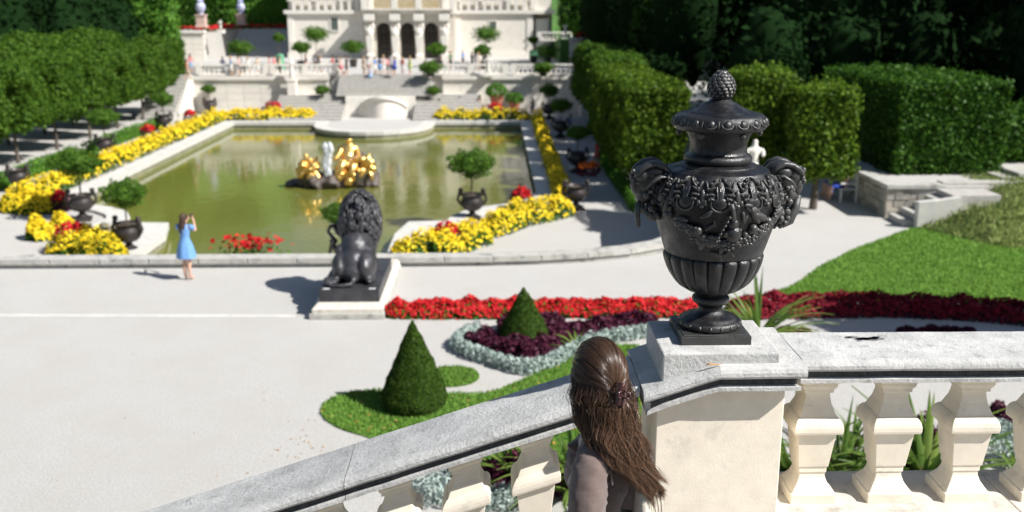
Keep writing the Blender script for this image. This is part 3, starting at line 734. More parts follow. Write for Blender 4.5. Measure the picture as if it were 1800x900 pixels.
# tall hedge on the right
def hedge(label, x0, x1, y0, y1, z0, z1, n, size, leafm='leaf_hedge', rnd=.25, bump=.2, bs=.6, inset=.25, group=None, name='hedge'):
    o = hedge_mesh(name, x0, x1, y0, y1, z0, z1, n, size, leafm, None, rnd, bump, bs, inset)
    return tag(o, label, 'hedge', group)
hedge('tall square clipped hedge at right behind the stone wall', 13.25, 16.9, 32.2, 40.0, 1.0, 4.05, 34000, .14, 'leaf_hedge', .14, .14, 1.2)
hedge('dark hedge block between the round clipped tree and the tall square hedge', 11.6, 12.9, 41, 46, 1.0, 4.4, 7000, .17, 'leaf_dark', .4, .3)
hedge('low box hedge along the right path at the foot of the trees', 6.95, 7.6, 48.6, 66, PZ, PZ+.85, 9000, .14, 'leaf_bright', .12, .08)
for i, (a, b) in enumerate(((46, 53), (55, 66), (68, 84))):
    hedge('%s low box hedge under the left row of trees' % ['nearest', 'middle', 'farthest'][i], -28.0, -27.3, a, b, PZ, PZ+.9, 5000, .14, 'leaf_bright', .12, .08, group='low box hedges at left')
hedge('bright green tall hedge left of the white garden wall', -45, -33.7, 108.5, 111.5, TZ, 7.4, 9000, .4, 'leaf_bright', .8, .8, .3, .5)
hedge('dark clipped hedge behind the nearer blue and white vase', -47, -36.5, 139, 142, 2, 8, 5000, .45, 'leaf_hedge', .5, .4, .3, .5)
hedge('bright clipped hedge behind the farther vase left of the palace', -36.2, -25.2, 139, 142, 2, 8, 6000, .45, 'leaf_bright', .5, .4, .3, .5)
hedge('clipped hedge behind the red flowers right of the palace', 8.6, 17.5, 122, 126, 2.2, 7.6, 6000, .45, 'leaf_hedge', .5, .4, .3, .5)
hedge('tall dark green hedge with sunlit right edge beyond the clipped trees', 13.2, 17.2, 92, 98, -1, 7.4, 9000, .36, 'leaf_hedge', .5, .4, .4, .5)
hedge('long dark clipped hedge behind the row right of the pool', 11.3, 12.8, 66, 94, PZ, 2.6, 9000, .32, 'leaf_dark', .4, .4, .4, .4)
hedge('green leafy bank hedge at the right edge behind the meadow', 17.6, 24, 34.5, 38, 1.0, 2.6, 9000, .2, 'leaf_hedge', .7, .5, .6)

# ================================================================== TOPIARY CONES
def cone_tree(label, loc, r, h, n, size):
    t = thing('yew_cone', label, 'topiary', loc)
    def rad(z):
        f = z/h
        return r*(max(0, 1-f)**.92)*1.06*(1 if f > .16 else .74+.26*math.sin(min(1, f/.16)*PI/2))
    q = M(); q.lathe([(max(.01, rad(h*k/14)-.03), .03+h*k/14*.98) for k in range(15)], 22)
    a = q.build('c', 'leaf_yew', smooth=True)
    z = h*(1-np.sqrt(RNG.random(n))); z[:n//12] = RNG.uniform(0, h*.14, n//12); ang = RNG.uniform(0, 2*PI, n)
    rr = np.array([rad(k) for k in z]); P = np.c_[np.cos(ang)*rr, np.sin(ang)*rr, z+.03]
    N = np.c_[np.cos(ang), np.sin(ang), np.full(n, r/h)]
    P += N*np.array([fbm(p, 5) for p in P])[:, None]*.022
    join_cards([a, cards('l', P, N, size, 'leaf_yew', aspect=.45, tilt=.8)], 'crown', t)
    q = M(); q.tube([(0, 0, -.02), (0, 0, h*.4)], [.06, .05], 8); q.build('trunk', 'bark', t)
    return t
cone_tree('larger clipped yew cone on the lawn above the sloping balustrade', (-1.32, 15.55, 0), .585, 1.50, 30000, .05)
cone_tree('smaller clipped yew cone rising from the purple plants', (.60, 18.6, 0), .56, 1.16, 18000, .05)

# ================================================================== FLOWER BEDS
def bed(name, line, width, h, petal, nfl, fsz, leaf='leaf_hedge', nlf=None, lsz=None, sides=5, bump=.35, bs=2., flat=.5, low=.0, faspect=.9, mixin=None):
    """mass of plants along a line: stems and leaves below, blooms on top"""
    line = [Vector(p) for p in line]; L = [0]
    for i in range(len(line)-1): L.append(L[-1]+(line[i+1]-line[i]).length)
    def pts(n, lo_, hi_):
        s = RNG.uniform(0, L[-1], n); t = RNG.uniform(-1, 1, n); P = []; N = []
        for a, b in zip(s, t):
            i = max(0, min(len(line)-2, np.searchsorted(L, a)-1)); f = (a-L[i])/(L[i+1]-L[i]+1e-9)
            p = line[i].lerp(line[i+1], f); d = (line[i+1]-line[i]).normalized(); nn = Vector((-d.y, d.x, 0))
            e = min(1, min(a, L[-1]-a)/(width*.5)+.25)
            wv = width/2*(1+.18*noise.noise(Vector((p.x*.9, p.y*.9, 5))))*math.sqrt(e)
            x = p+nn*b*wv; prof = max(0, 1-abs(b)**3.2)**.5
            hh = h*prof*(1+bump*noise.noise(Vector((x.x*bs, x.y*bs, 2))))*math.sqrt(e)
            P.append((x.x, x.y, p.z+hh*random.uniform(lo_, hi_))); k = abs(b)**2*1.2
            N.append((nn.x*b*k, nn.y*b*k-.25, 1))
        return np.array(P), np.array(N)
    nlf = nlf or nfl; objs = []
    P, N = pts(nlf, .05, .95); objs.append(cards('a', P, N, lsz or fsz*1.6, leaf, aspect=.5, tilt=1.0))
    P, N = pts(nfl, .82, 1.15); objs.append(cards('b', P, N, fsz, petal, aspect=faspect, tilt=flat, sides=sides, fold=.35))
    if mixin:
        P, N = pts(mixin[1], .6, 1.05); objs.append(cards('b', P, N, mixin[2], mixin[0], aspect=.5, tilt=flat, fold=.35))
    return tag(join_cards(objs, name), kind='stuff')
def Pl(*pts, z=PZ): return [G(a, b, z) for a, b in pts]
Y = dict(petal='petal_yellow', sides=6, bump=.75, bs=1.3, mixin=('leaf_ball', 1100, .15))
bed('yellow_flowers', [(-24.4, 50.4, PZ), (-24.4, 56, PZ), (-24.3, 66, PZ), (-24.2, 78, PZ), (-24.0, 88.5, PZ)], 1.4, .85, nfl=5600, fsz=.14, nlf=5000, lsz=.22, **Y)
bed('yellow_flowers', [(-24.2, 89.2, PZ), (-15.6, 89.2, PZ)], 1.5, .8, nfl=1800, fsz=.17, nlf=1500, lsz=.22, **Y)
bed('yellow_flowers', [(-24.8, 50.6, PZ), (-23.2, 49.8, PZ), (-21.7, 49.3, PZ)], 2.4, .8, nfl=2000, fsz=.12, nlf=2000, lsz=.2, **Y)
bed('yellow_flowers', [G(55, 425, PZ), G(100, 412, PZ), G(128, 404, PZ)], 1.2, .7, nfl=1400, fsz=.12, nlf=1300, lsz=.18, **Y)
bed('yellow_flowers', [G(100, 455, PZ), G(160, 430, PZ), G(190, 470, PZ)], 2.0, .85, nfl=1500, fsz=.115, nlf=1800, lsz=.18, **Y)
bed('yellow_flowers', [G(190, 462, PZ), G(225, 468, PZ)], 1.0, .55, nfl=300, fsz=.14, nlf=300, lsz=.18, **Y)
bed('yellow_flowers', [G(690, 456, PZ), G(745, 452, PZ), G(800, 440, PZ), G(850, 422, PZ)], 1.5, .85, nfl=1800, fsz=.115, nlf=1800, lsz=.18, **Y)
bed('yellow_flowers', [G(850, 418, PZ), G(900, 398, PZ), G(1000, 374, PZ)], 1.5, .85, nfl=1900, fsz=.115, nlf=2000, lsz=.18, **Y)
bed('yellow_flowers', [(3.7, 51.5, PZ), (3.75, 60, PZ), (3.8, 72, PZ), (3.9, 87, PZ)], 1.0, .8, nfl=4200, fsz=.16, nlf=3500, lsz=.2, **Y)
bed('yellow_flowers', [(-5.2, 88.6, PZ), (3.4, 88.3, PZ)], 1.3, .8, nfl=900, fsz=.17, nlf=2500, lsz=.22, **Y)
# near beds
red = [(-2.35, 20.65, 0), (0, 20.6, 0), (2.6, 20.55, 0), (4.9, 20.55, 0)]
bed('red_begonia_band', red, .72, .28, 'petal_red', 5600, .07, 'leaf_hedge', 6500, .10, sides=5, bump=.5, bs=3, mixin=('leaf_ball', 1800, .09))
cr = smooth_line([(5.1, 20.55, 0), (7.8, 20.75, 0), (10, 20.45, 0), (12.2, 19.7, 0), (15, 18.2, 0)], 2)
bed('crimson_begonia_band', cr, 1.05, .31, 'petal_crimson', 9500, .075, 'leaf_purple', 5000, .11, sides=5, bump=.5, bs=3)
pur = smooth_line([(-.45, 18.85, 0), (.1, 18.15, 0), (.62, 17.75, 0), (1.05, 18.5, 0), (1.9, 19.15, 0), (3.4, 19.75, 0)], 1)
bed('purple_leaf_plants', pur, .62, .28, 'leaf_purple', 4200, .10, 'leaf_purple', 4200, .09, sides=4, bump=.6, bs=4, faspect=.45, flat=1.0)
bed('purple_leaf_plants', [(.1, 19.4, 0), (1.5, 19.6, 0)], .6, .3, 'leaf_purple', 1200, .10, 'leaf_purple', 1200, .09, sides=4, bump=.6, bs=4, faspect=.45, flat=1.0)
sil = smooth_line([(-.35, 19.25, 0), (-.85, 18.5, 0), (-.3, 17.75, 0), (.25, 17.3, 0), (.62, 16.95, 0), (1.2, 17.55, 0), (1.75, 18.4, 0), (2.7, 18.95, 0), (3.8, 19.2, 0)], 1)
def clumps(name, line, gap, r, h, leafm, n, size, label=None):
    pts = resample([Vector(p) for p in line], gap); q = []
    P = []; N = []
    for p in pts:
        for s in (-1, 1):
            c = p+Vector((random.uniform(-.04, .04), random.uniform(-.04, .04)+s*r*.55, 0)); a, b = ell_points((c.x, c.y, c.z+h*.45), (r, r, h*.6), n, .2, 6, -.6); P.append(a); N.append(b)
    return tag(cards(name, np.concatenate(P), np.concatenate(N), size, leafm, aspect=.35, tilt=.9), kind='stuff')
clumps('silver_leaf_border', sil, .17, .105, .25, 'leaf_silver', 130, .07)
# beds at the foot of the terrace wall, seen through the balusters
for (px, py, kind) in ((770, 850, 's'), (790, 870, 's'), (885, 880, 's'), (820, 835, 'p'), (870, 850, 'p'), (900, 840, 'p'), (975, 850, 'p'), (1560, 830, 'p'), (1600, 845, 'p'), (1640, 815, 'p'), (1630, 780, 'p'),
                       (1750, 745, 'p'), (1735, 755, 's'), (1775, 765, 's'), (1780, 800, 's'), (1470, 850, 'p'), (1490, 835, 'p'), (1440, 840, 'p')):
    g = G(px, py, .12); L_ = [(g.x-.25, g.y, 0), (g.x+.3, g.y+.05, 0)]
    if kind == 's': clumps('silver_leaf_plants', L_, .2, .14, .3, 'leaf_silver', 130, .07)
    else: bed('purple_leaf_plants', L_, .7, .4, 'leaf_purple', 800, .09, 'leaf_purple', 500, .08, sides=4, bump=.5, bs=5, faspect=.5, flat=1.0)

# spiky plants: every sword leaf a part
SW = []
for k in range(6):
    q = M(); n_ = 7; bend = .25+.5*k/6; wv = .022+.004*(k % 3)
    L_ = []; 
    for i in range(n_+1):
        t = i/n_; x = t*math.sin(bend*t*1.2); z = t*math.cos(bend*t*1.2); w_ = wv*(1-t**2.2)*(.55+1.2*min(t*3, .5))+.001
        L_ += [(x, -w_, z), (x-.012, 0, z), (x, w_, z)]
    fs = []
    for i in range(n_): a = i*3; fs += [(a, a+3, a+4, a+1), (a+1, a+4, a+5, a+2)]
    q.add(L_, fs); me_o = q.build('leaf', 'sword', smooth=True); me = me_o.data
    at = me.attributes.new('tint', 'FLOAT', 'FACE'); at.data.foreach_set('value', [k/5.]*len(me.polygons)); bpy.data.objects.remove(me_o); SW.append(me)
def sword_plant(label, loc, n_, L_, spread=.8, cat='plant'):
    t = thing('sword_leaf_plant', label, cat, loc)
    for i in range(n_):
        o = bpy.data.objects.new('leaf', random.choice(SW)); COL.objects.link(o); o.parent = t
        s = L_*random.uniform(.7, 1.1); o.scale = (s, s*max(1.0, .9/L_), s); o.rotation_euler = (0, random.uniform(.05, spread), 0)
        o.rotation_euler = (Matrix.Rotation(random.uniform(0, 2*PI), 3, 'Z') @ Matrix.Rotation(random.uniform(.05, spread), 3, 'Y')).to_euler()
    return t
sword_plant('spiky yucca behind the bronze urn above the right balustrade', (G(1318, 600).x, 18.2, .1), 60, 1.5, .85)
sword_plant('small spiky yucca in the silver border right of the smaller cone', (G(1010, 612).x, 18.0, 0), 26, .62, 1.1)
sword_plant('tiny pale spiky tuft above the right balustrade coping', (G(1545, 592).x, 18.2, 0), 14, .42, .8)
for (px, py, lab, n_, s) in ((1395, 850, 'tall green sword leaves beside the pier, left of the first baluster', 34, 1.35), (1475, 860, 'arching green sword leaves between the first and second balusters', 40, 1.3), (1500, 770, 'thin pale sword leaves high between the first two balusters', 14, .9),
                             (1625, 850, 'olive sword leaves with purple plants between second and third balusters', 30, 1.5), (905, 830, 'dark sword leaves between the sloping balusters', 30, 1.0), (1010, 850, 'bright sword leaves beside the sloping baluster and the woman', 30, 1.2)):
    g = G(px, py, .2); sword_plant(lab, (g.x, g.y, 0), int(n_*2.2), s*1.1, .85)
sword_plant('dark spiky plant casting a shadow seen between the last balusters', (G(1775, 850).x+.2, 12.9, 0), 18, .7, .8)

# ================================================================== BRONZE PLANTERS WITH TOPIARY, ALONG THE POOL
def planter(label, loc, matn='bronze_far'):
    t = thing('bronze_planter', label, 'urn', loc, 0, 'bronze planters round the pool')
    q = M(); q.box(-.42, .42, -.42, .42, 0, .14); q.build('plinth', 'bronze_far', t, bevel=.02)
    q = M(); q.lathe([(.34, .14), (.34, .2), (.2, .28), (.13, .36), (.16, .42), (.2, .45)], 20); q.build('foot', matn, t, smooth=40)
    q = M(); q.lathe([(.2, .45), (.36, .50), (.48, .62), (.54, .80), (.53, .98), (.46, 1.08), (.46, 1.14), (.55, 1.22), (.57, 1.26), (.52, 1.26), (.48, 1.18), (.02, 1.15)], 28, rf=lambda r, z, a: r*(1+(.03*math.cos(a*12) if .5 < z < .8 else 0)))
    q.build('bowl', matn, t, smooth=40)
    for s in (-1, 1):
        q = M(); P = [(s*(.50+.17*math.sin(k/10*PI*1.0)*(1+.25*math.sin(k/10*PI*2))), 0, .72+.78*k/10) for k in range(11)]; P.append((s*.46, 0, 1.36))
        q.tube(P, [.06, .07, .07, .065, .06, .06, .07, .08, .09, .09, .08, .05], 8); q.ell((s*.56, 0, 1.46), (.11, .12, .10), 8, 6); q.build('handle', matn, t, smooth=True)
    q = M(); q.lathe([(.01, 1.17), (.485, 1.175)], 18, cap=False); q.build('soil', 'soil', t)
    return t
pl = planter('', (-19.9, 47.3, PZ)); TP = tree_of(pl)
def ball_tree(label, loc, r=1.0, hz=.55, trunk=1.05, n=3500, size=.14, leafm='leaf_ball'):
    t = thing('topiary_tree', label, 'tree', loc, 0, 'ball-headed trees in planters')
    q = M(); q.tube([(0, 0, 0), (.02, .01, trunk*.5), (0, 0, trunk+.2)], [.05, .04, .04], 7)
    for k in range(5): a = k*1.26; q.tube([(0, 0, trunk-.05), (r*.5*math.cos(a), r*.5*math.sin(a), trunk+hz*.7)], [.03, .015], 5)
    q.build('trunk', 'bark', t)
    q = M(); q.ell((0, 0, trunk+hz), (r*.74, r*.74, hz*.66), 14, 8, nz=.2); a = q.build('c', leafm, smooth=True)
    P, N = ell_points((0, 0, trunk+hz), (r, r, hz), n, .55, 2.6); P -= N*np.abs(RNG.normal(0, .09, (len(P), 1)))
    join_cards([a, cards('l', P, N, size, leafm, aspect=.5, tilt=.9)], 'crown', t); return t
bt = ball_tree('', (-19.9, 47.3, PZ+1.14)); TB = tree_of(bt)
bt2 = ball_tree('', (0, 0, 0), 1.0, .62, 1.0); bt3 = ball_tree('', (0, 0, 0), .95, .48, 1.15); TBS = [TB, tree_of(bt2), tree_of(bt3)]
spots = [   # px, py of foot, tree?, crown scale, label bits
 (146, 390, 1, 1.05, 'by the scalloped pool corner at left, among yellow flowers'), (228, 446, 1, .78, 'at the near left tip of the pool beside the kerb'), (35, 340, 0, 1, 'at the far left beside the low hedge'),
 (187, 278, 1, .9, 'on the left path beyond the red cannas'), (290, 232, 1, .8, 'farther up the left path by the low hedge'), (370, 204, 1, .6, 'at the far left corner of the pool'), (568, 206, 1, .6, 'at the left end of the far pool edge by the steps'),
 (830, 389, 1, .98, 'at the near right corner of the pool above yellow flowers'), (605, 452, 1, .75, 'hidden behind the lion with only its crown showing'), (762, 206, 1, .55, 'at the right end of the far pool edge'),
 (1012, 372, 0, 1, 'beside the shaded right path, holding orange flowers'), (1015, 306, 1, .7, 'second along the right path'), (985, 245, 1, .75, 'third along the right path'), (965, 212, 1, .8, 'at the far right corner by the dark hedge')]
for i, (px, py, tr, s, lab) in enumerate(spots):
    g = G(px, py-3, PZ)
    if py == 452: g = Vector((GY(606, 345, 35.2).x, 35.2, PZ+.35))
    if i == 0: pl.location = g; pl['label'] = 'planter '+lab; pl.rotation_euler.z = .3
    else: dup(TP, g, random.uniform(-.3, .3), 1, 'planter '+lab)
    if tr:
        h = g+Vector((0, 0, 1.14)); L_ = 'round-headed tree '+lab
        if i == 0: bt.location = h; bt['label'] = L_; bt.scale = (1.05, 1.05, 1.05)
        else: dup(TBS[i % 3], h, random.uniform(0, 6), (s, s, .35+s*.65), L_)
# flower clumps with red blooms
def canna(label, loc, r=.55, h=.9, red='petal_red', n=160, sz=.17, leafm='leaf_purple'):
    t = thing('canna_clump', label, 'flowers', loc)
    P, N = ell_points((0, 0, h*.4), (r, r, h*.5), 500, .3, 3, -.7); cards('foliage', P, N, .2, leafm, t, aspect=.35, tilt=1)
    P, N = ell_points((0, 0, h*.75), (r*.8, r*.8, h*.35), n, .4, 5, -.1); cards('blooms', P, N, sz, red, t, aspect=.8, tilt=.6, sides=5)['kind'] = 'stuff'; return t
for (px, py, r, h, lab) in ((130, 440, .75, 1.1, 'tall red flowers with dark leaves in the nearest yellow bed at left'), (108, 372, .5, .95, 'red flowers and dark leaves left of the bronze planter'), (115, 322, .35, .9, 'red blooms under the round tree at left'),
                            (262, 250, .55, 1.2, 'red canna clump midway along the left yellow border'), (335, 218, .55, 1.1, 'red canna clump near the far left corner of the pool'), (480, 207, .95, 1.3, 'red flowers round the agave pot on the far pool edge'),
                            (785, 442, .6, 1.15, 'red flowers with dark leaves at the near right tip of the pool'), (917, 372, .55, 1.1, 'red cannas at the right scalloped corner of the pool'), (870, 209, .7, 1.3, 'dark red flowers under the agave pot at far right'),
                            (700, 452, .3, .5, 'small red blooms beside the lion')):
    if px == 700: continue
    canna(lab, G(px, py, PZ), r, h)
for k, (px, s) in enumerate(((414, .16), (428, .2), (440, .2), (452, .18), (460, .2), (470, .17))):
    pass
cc = thing('canna_row', 'row of red blooms peeping over the kerb in front of the pool', 'flowers', G(442, 458, PZ))
P = RNG.normal(0, 1, (150, 3))*np.array([.62, .15, .17])+np.array([0, 0, .75]); cards('blooms', P, np.tile([0, -.5, 1.], (150, 1)), .19, 'petal_red', cc, aspect=.8, sides=5)['kind'] = 'stuff'
P = RNG.normal(0, 1, (300, 3))*np.array([.6, .15, .2])+np.array([0, 0, .3]); cards('foliage', P, np.tile([0, -.3, 1.], (300, 1)), .2, 'leaf_ball', cc, aspect=.4)
canna('orange and red flowers spilling from the planter on the right path', G(1005, 300, PZ)+Vector((.2, -8.8, 1.2)), .6, .7, 'petal_orange', 120, .17)

# terracotta pots with agaves
def pot(label, loc, spiky=True, s=1):
    t = thing('terracotta_pot', label, 'pot', loc, 0, 'terracotta pots near the palace steps')
    q = M(); q.lathe([(.32, 0), (.36, .05), (.5, .8), (.56, .82), (.56, .95), (.48, .95), (.46, .85)], 16); q.build('pot', 'terracotta', t, smooth=40)
    P, N = ell_points((0, 0, 1.25), (.72, .72, .5), 500, .3, 2, -.6); cards('foliage', P, N, .34 if spiky else .2, 'leaf_bright', t, aspect=.25 if spiky else .5, tilt=.9, up=np.array([0, 0, 1.])); t.scale = (s, s, s); return t
pp = pot('terracotta pot with bushy green plant on the steps left of the grotto arch', G(627, 186, PZ)+Vector((0, 2, .4)), s=1.15); TT = tree_of(pp)
for px, py, z, s, lab in ((718, 186, .4, 1.15, 'terracotta pot with bushy green plant on the steps right of the grotto arch'), (478, 200, .3, 1.25, 'terracotta pot with tall agave at the far edge of the pool'), (320, 195, 0, .95, 'terracotta pot below the left hedge end'), (873, 205, .6, 1.25, 'terracotta pot with agave right of the steps')):
    dup(TT, G(px, py, PZ)+Vector((0, 1.5, z)), random.uniform(0, 6), s, lab)
# ball shrubs standing on the palace terrace
def tball(label, px, py, r, Y_, trunk):
    g = GY(px, py, Y_); t = ball_tree(label, (g.x, g.y, TZ), r*1.1, r*.7, max(.2, g.z-TZ-r*.7), 1300, .2); t['group'] = 'trees on the palace terrace'
    q = M(); q.lathe([(.3, 0), (.34, .05), (.42, .7), (.46, .72), (.46, .8), (.02, .8)], 12); tag(q.build('planter_tub', 'bronze_far', loc=(g.x, g.y, TZ)), 'dark tub holding the '+label, 'planter', 'tubs on the palace terrace')
for a in (('clipped ball shrub behind the left terrace balustrade', 422, 84, .95, 98, 1), ('clipped ball tree against the left palace wall', 529, 83, .8, 104, 1), ('taller loose green tree at the left palace wall by the window', 554, 60, 1.15, 112, 1), ('clipped ball tree left of the arches', 620, 82, .9, 106, 1),
          ('clipped ball tree in front of the right arch', 769, 86, .85, 106, 1), ('taller green tree by the right palace wall', 855, 60, 1.2, 112, 1), ('clipped ball tree under the taller tree at right', 848, 88, .75, 103, 1), ('low shrub right of the palace below the rail', 962, 90, 1.0, 108, 1), ('small dark shrub at the palace right corner', 938, 70, .5, 113, 1), ('clipped shrub in the shade behind left terrace', 490, 66, .6, 112, 1),
          ('dark ball shrub against the right terrace wall', 955, 146, .75, 93, 1), ('flat green shrub at the head of the right steps', 757, 146, .85, 93, 1)): tball(*a)

# clipped trees standing right of the picture, whose shade falls over the crimson band
for i, (x, y) in enumerate(((14.3, 16.6), (17.2, 16.9))):
    dup(tree_of(pb), (x, y, 0), i*1.5, (1.5, 1.2, 1.75), 'clipped tree beyond the right edge of the photo, %s the stairs' % ('nearer' if i == 0 else 'farther from'), 'clipped trees right of the parterre')

for t_ in TBS[1:]:
    for k in t_[1]: bpy.data.objects.remove(k[0])
    bpy.data.objects.remove(t_[0])

for a, b in ((1362, 1425), (1575, 1715)):
    bed('purple_leaf_plants', [G(a, 594), G(b, 594)], .35, .2, 'leaf_purple', int((b-a)*11), .10, 'leaf_purple', int((b-a)*11), .09, sides=4, bump=.6, bs=4, faspect=.45, flat=1.0)
for px, py, s, lab in ((545, 196, .9, 'terracotta pot on the left lower steps near the statue'), (668, 205, .8, 'terracotta pot standing before the white grotto arch'), (800, 196, .9, 'terracotta pot on the right lower steps'), (905, 203, 1.0, 'terracotta pot against the right terrace wall')):
    dup(TT, G(px, py, PZ)+Vector((0, 1.0, .2)), random.uniform(0, 6), s, lab)
# ================================================================== FOREGROUND BALUSTRADE
ZT = 4.95; SL = .335; XB = 1.05
YB0, YB1 = 4.415, 4.81; YC = (YB0+YB1)/2
def zr(x): return -SL*(XB-x) if x < XB else 0.
cop = [(YB0+.012, 0), (YB0+.008, -.0035), (YB0, -.003), (YB0-.012, -.009), (YB0-.022, -.025), (YB0-.022, -.042), (YB0-.012, -.055), (YB0+.015, -.062), (YB0+.015, -.094), (YB0-.004, -.10), (YB0-.004, -.118), (YB0+.03, -.13),
       (YB1-.03, -.13), (YB1+.004, -.118), (YB1+.004, -.10), (YB1-.015, -.094), (YB1-.015, -.062), (YB1+.012, -.055), (YB1+.022, -.042), (YB1+.022, -.025), (YB1+.012, -.008), (YB1, 0)]
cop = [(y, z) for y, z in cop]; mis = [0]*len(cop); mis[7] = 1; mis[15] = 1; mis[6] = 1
course = [(YB0-.05, 0), (YB0-.05, -.17), (YB1+.05, -.17), (YB1+.05, 0)]
bprof = [(.115, 0), (.115, .052), (.103, .055), (.103, .062), (.094, .074), (.076, .10), (.066, .128), (.064, .15), (.070, .153), (.070, .182), (.076, .186), (.096, .372), (.119, .378), (.122, .392), (.122, .412), (.118, .430), (.110, .446), (.101, .457),
         (.092, .462), (.082, .487), (.069, .52), (.062, .555), (.060, .578), (.074, .582), (.074, .602), (.080, .606), (.087, .622), (.087, .635), (.098, .640), (.104, .672)]
def baluster_mesh(shear):
    q = M(); q.sq(bprof)
    q.v = [(x, y, z+shear*x) for x, y, z in q.v]
    o = q.build('baluster', 'limestone', bevel=.004); me = evalmesh(o, 'baluster'); bpy.data.objects.remove(o); return me
def wobble(me, amp, s):
    for v in me.vertices:
        n_ = noise.noise_vector(v.co*s); v.co += n_*amp
def coping_stone(name, x0, x1, parent, zf, n_=10, prof=cop, mm=None):
    q = M(); xs = [x0+(x1-x0)*i/n_ for i in range(n_+1)]
    q.extrude_x([(y, z+ZT) for y, z in prof], xs, zf, mis=mm or mis)
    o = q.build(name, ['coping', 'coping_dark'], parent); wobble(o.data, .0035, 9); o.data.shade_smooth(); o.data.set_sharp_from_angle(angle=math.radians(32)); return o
brt = thing('balustrade', 'level stone balustrade with square balusters, right of the pier under the bronze urn', 'balustrade', (0, 0, 0))
for a, b in ((1.462, 2.93), (2.934, 4.4), (4.404, 5.9), (5.904, 7.4)): coping_stone('coping_stone', a, b, brt, lambda x: 0)
bm_ = baluster_mesh(0); BZ = ZT-.80
for i in range(16):
    o = bpy.data.objects.new('baluster', bm_); COL.objects.link(o); o.parent = brt; o.location = (1.60+.389*i, YC, BZ-.002)
for a, b in ((1.39, 2.6), (2.604, 4.4), (4.404, 7.4)):
    q = M(); q.extrude_x([(y, z+BZ) for y, z in course], [a, b]); q.build('base_course', 'limestone_worn', brt, bevel=.006)
pit = M()
for (cx_, cy_, a_, b_) in ((1.80, 4.72, .035, .008), (1.86, 4.70, .05, .012), (1.92, 4.715, .030, .010), (1.90, 4.685, .045, .006), (1.83, 4.675, .018, .007), (1.955, 4.70, .014, .008)):
    P = [(cx_+a_*math.cos(t*.524)*(1+.5*noise.noise(Vector((t*1.7, cx_*9, 3)))), cy_+b_*math.sin(t*.524)*(1+.6*noise.noise(Vector((t*1.3, 1, cx_*7)))), ZT+.0065) for t in range(12)]; pit.add(P, [tuple(range(12))]); pit.build('weathered_pit', 'stain', brt)
blt = thing('balustrade', 'sloping stone balustrade descending to the lower left along the stairs', 'balustrade', (0, 0, 0))
J = [.696, -.722, -2.2, -3.7, -5.3]
for i in range(len(J)-1): coping_stone('coping_stone', J[i+1]+.002, J[i]-.002, blt, zr, 12)
bs_ = baluster_mesh(SL)
for i in range(16):
    x = .56-.35*i; o = bpy.data.objects.new('baluster', bs_); COL.objects.link(o); o.parent = blt; o.location = (x, YC, BZ+zr(x)-.002)
for a, b in ((-.9, .78), (-2.9, -.904), (-5.3, -2.904)):
    q = M(); q.extrude_x([(y, z+BZ) for y, z in course], [a, b], zr); q.build('base_course', 'limestone_worn', blt, bevel=.006)
# pier
pier = thing('balustrade_pier', 'square stone corner pier carrying the bronze urn', 'pier', (0, 0, 0))
q = M(); q.add([(.775, 4.39, 3.9), (1.385, 4.39, 3.9), (1.385, 4.84, 3.9), (.775, 4.84, 3.9), (.775, 4.39, ZT-.13-SL*(XB-.775)), (XB, 4.39, ZT-.13), (1.385, 4.39, ZT-.13), (1.385, 4.84, ZT-.13), (XB, 4.84, ZT-.13), (.775, 4.84, ZT-.13-SL*(XB-.775))],
      [(0, 1, 6, 5, 4), (1, 2, 7, 6), (2, 3, 9, 8, 7), (3, 0, 4, 9), (4, 5, 8, 9), (5, 6, 7, 8), (3, 2, 1, 0)])
q.build('shaft', 'limestone', pier, bevel=.006)
o = 4.315-YB0
pc = [(y+(o if y < YC else .075), z*1.0) for y, z in cop]
q = M(); xs = [.70, .80, .9, 1.0, XB, 1.15, 1.3, 1.455]; q.extrude_x([(y, z+ZT+.004) for y, z in pc], xs, zr, mis=mis)
# taper both ends like a moulded return
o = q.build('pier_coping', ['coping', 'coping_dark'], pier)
for v in o.data.vertices:
    zl = v.co.z-ZT-.004-zr(v.co.x)
    off = {True: 0}.get(zl > -.056, -.035 if -.097 < zl < -.057 else -.018)
    if v.co.x > 1.45: v.co.x += off
    if v.co.x < .705: v.co.x -= off
wobble(o.data, .003, 9)
q = M(); q.box(.79, 1.34, 4.36, 4.86, ZT-.07, ZT+.055)
vs = [(x, y, (z if z > ZT else ZT-.03+zr(x))) for x, y, z in q.v]; q.v = vs
o = q.build('urn_block', 'coping', pier, bevel=.008)
tl = M(); 
for k in range(4): a = [(0, 0), (.03, .012), (.055, .006), (.075, .016)][k]; tl.ell((1.0+a[0], 4.335, ZT+.008+a[1]*.3), (.012, .004, .003), 6, 4)
tl = M(); tl.tube([(.985, 4.33, ZT+.008), (1.0, 4.325, ZT+.018), (1.03, 4.33, ZT+.01), (1.06, 4.33, ZT+.014)], [.003, .007, .006, .002], 6, flat=.4); tag(tl.build('dry_leaf', mat('dry_leaf', (.45, .22, .05), rough=.8)), 'small curled orange dry leaf lying on the pier coping', 'leaf')
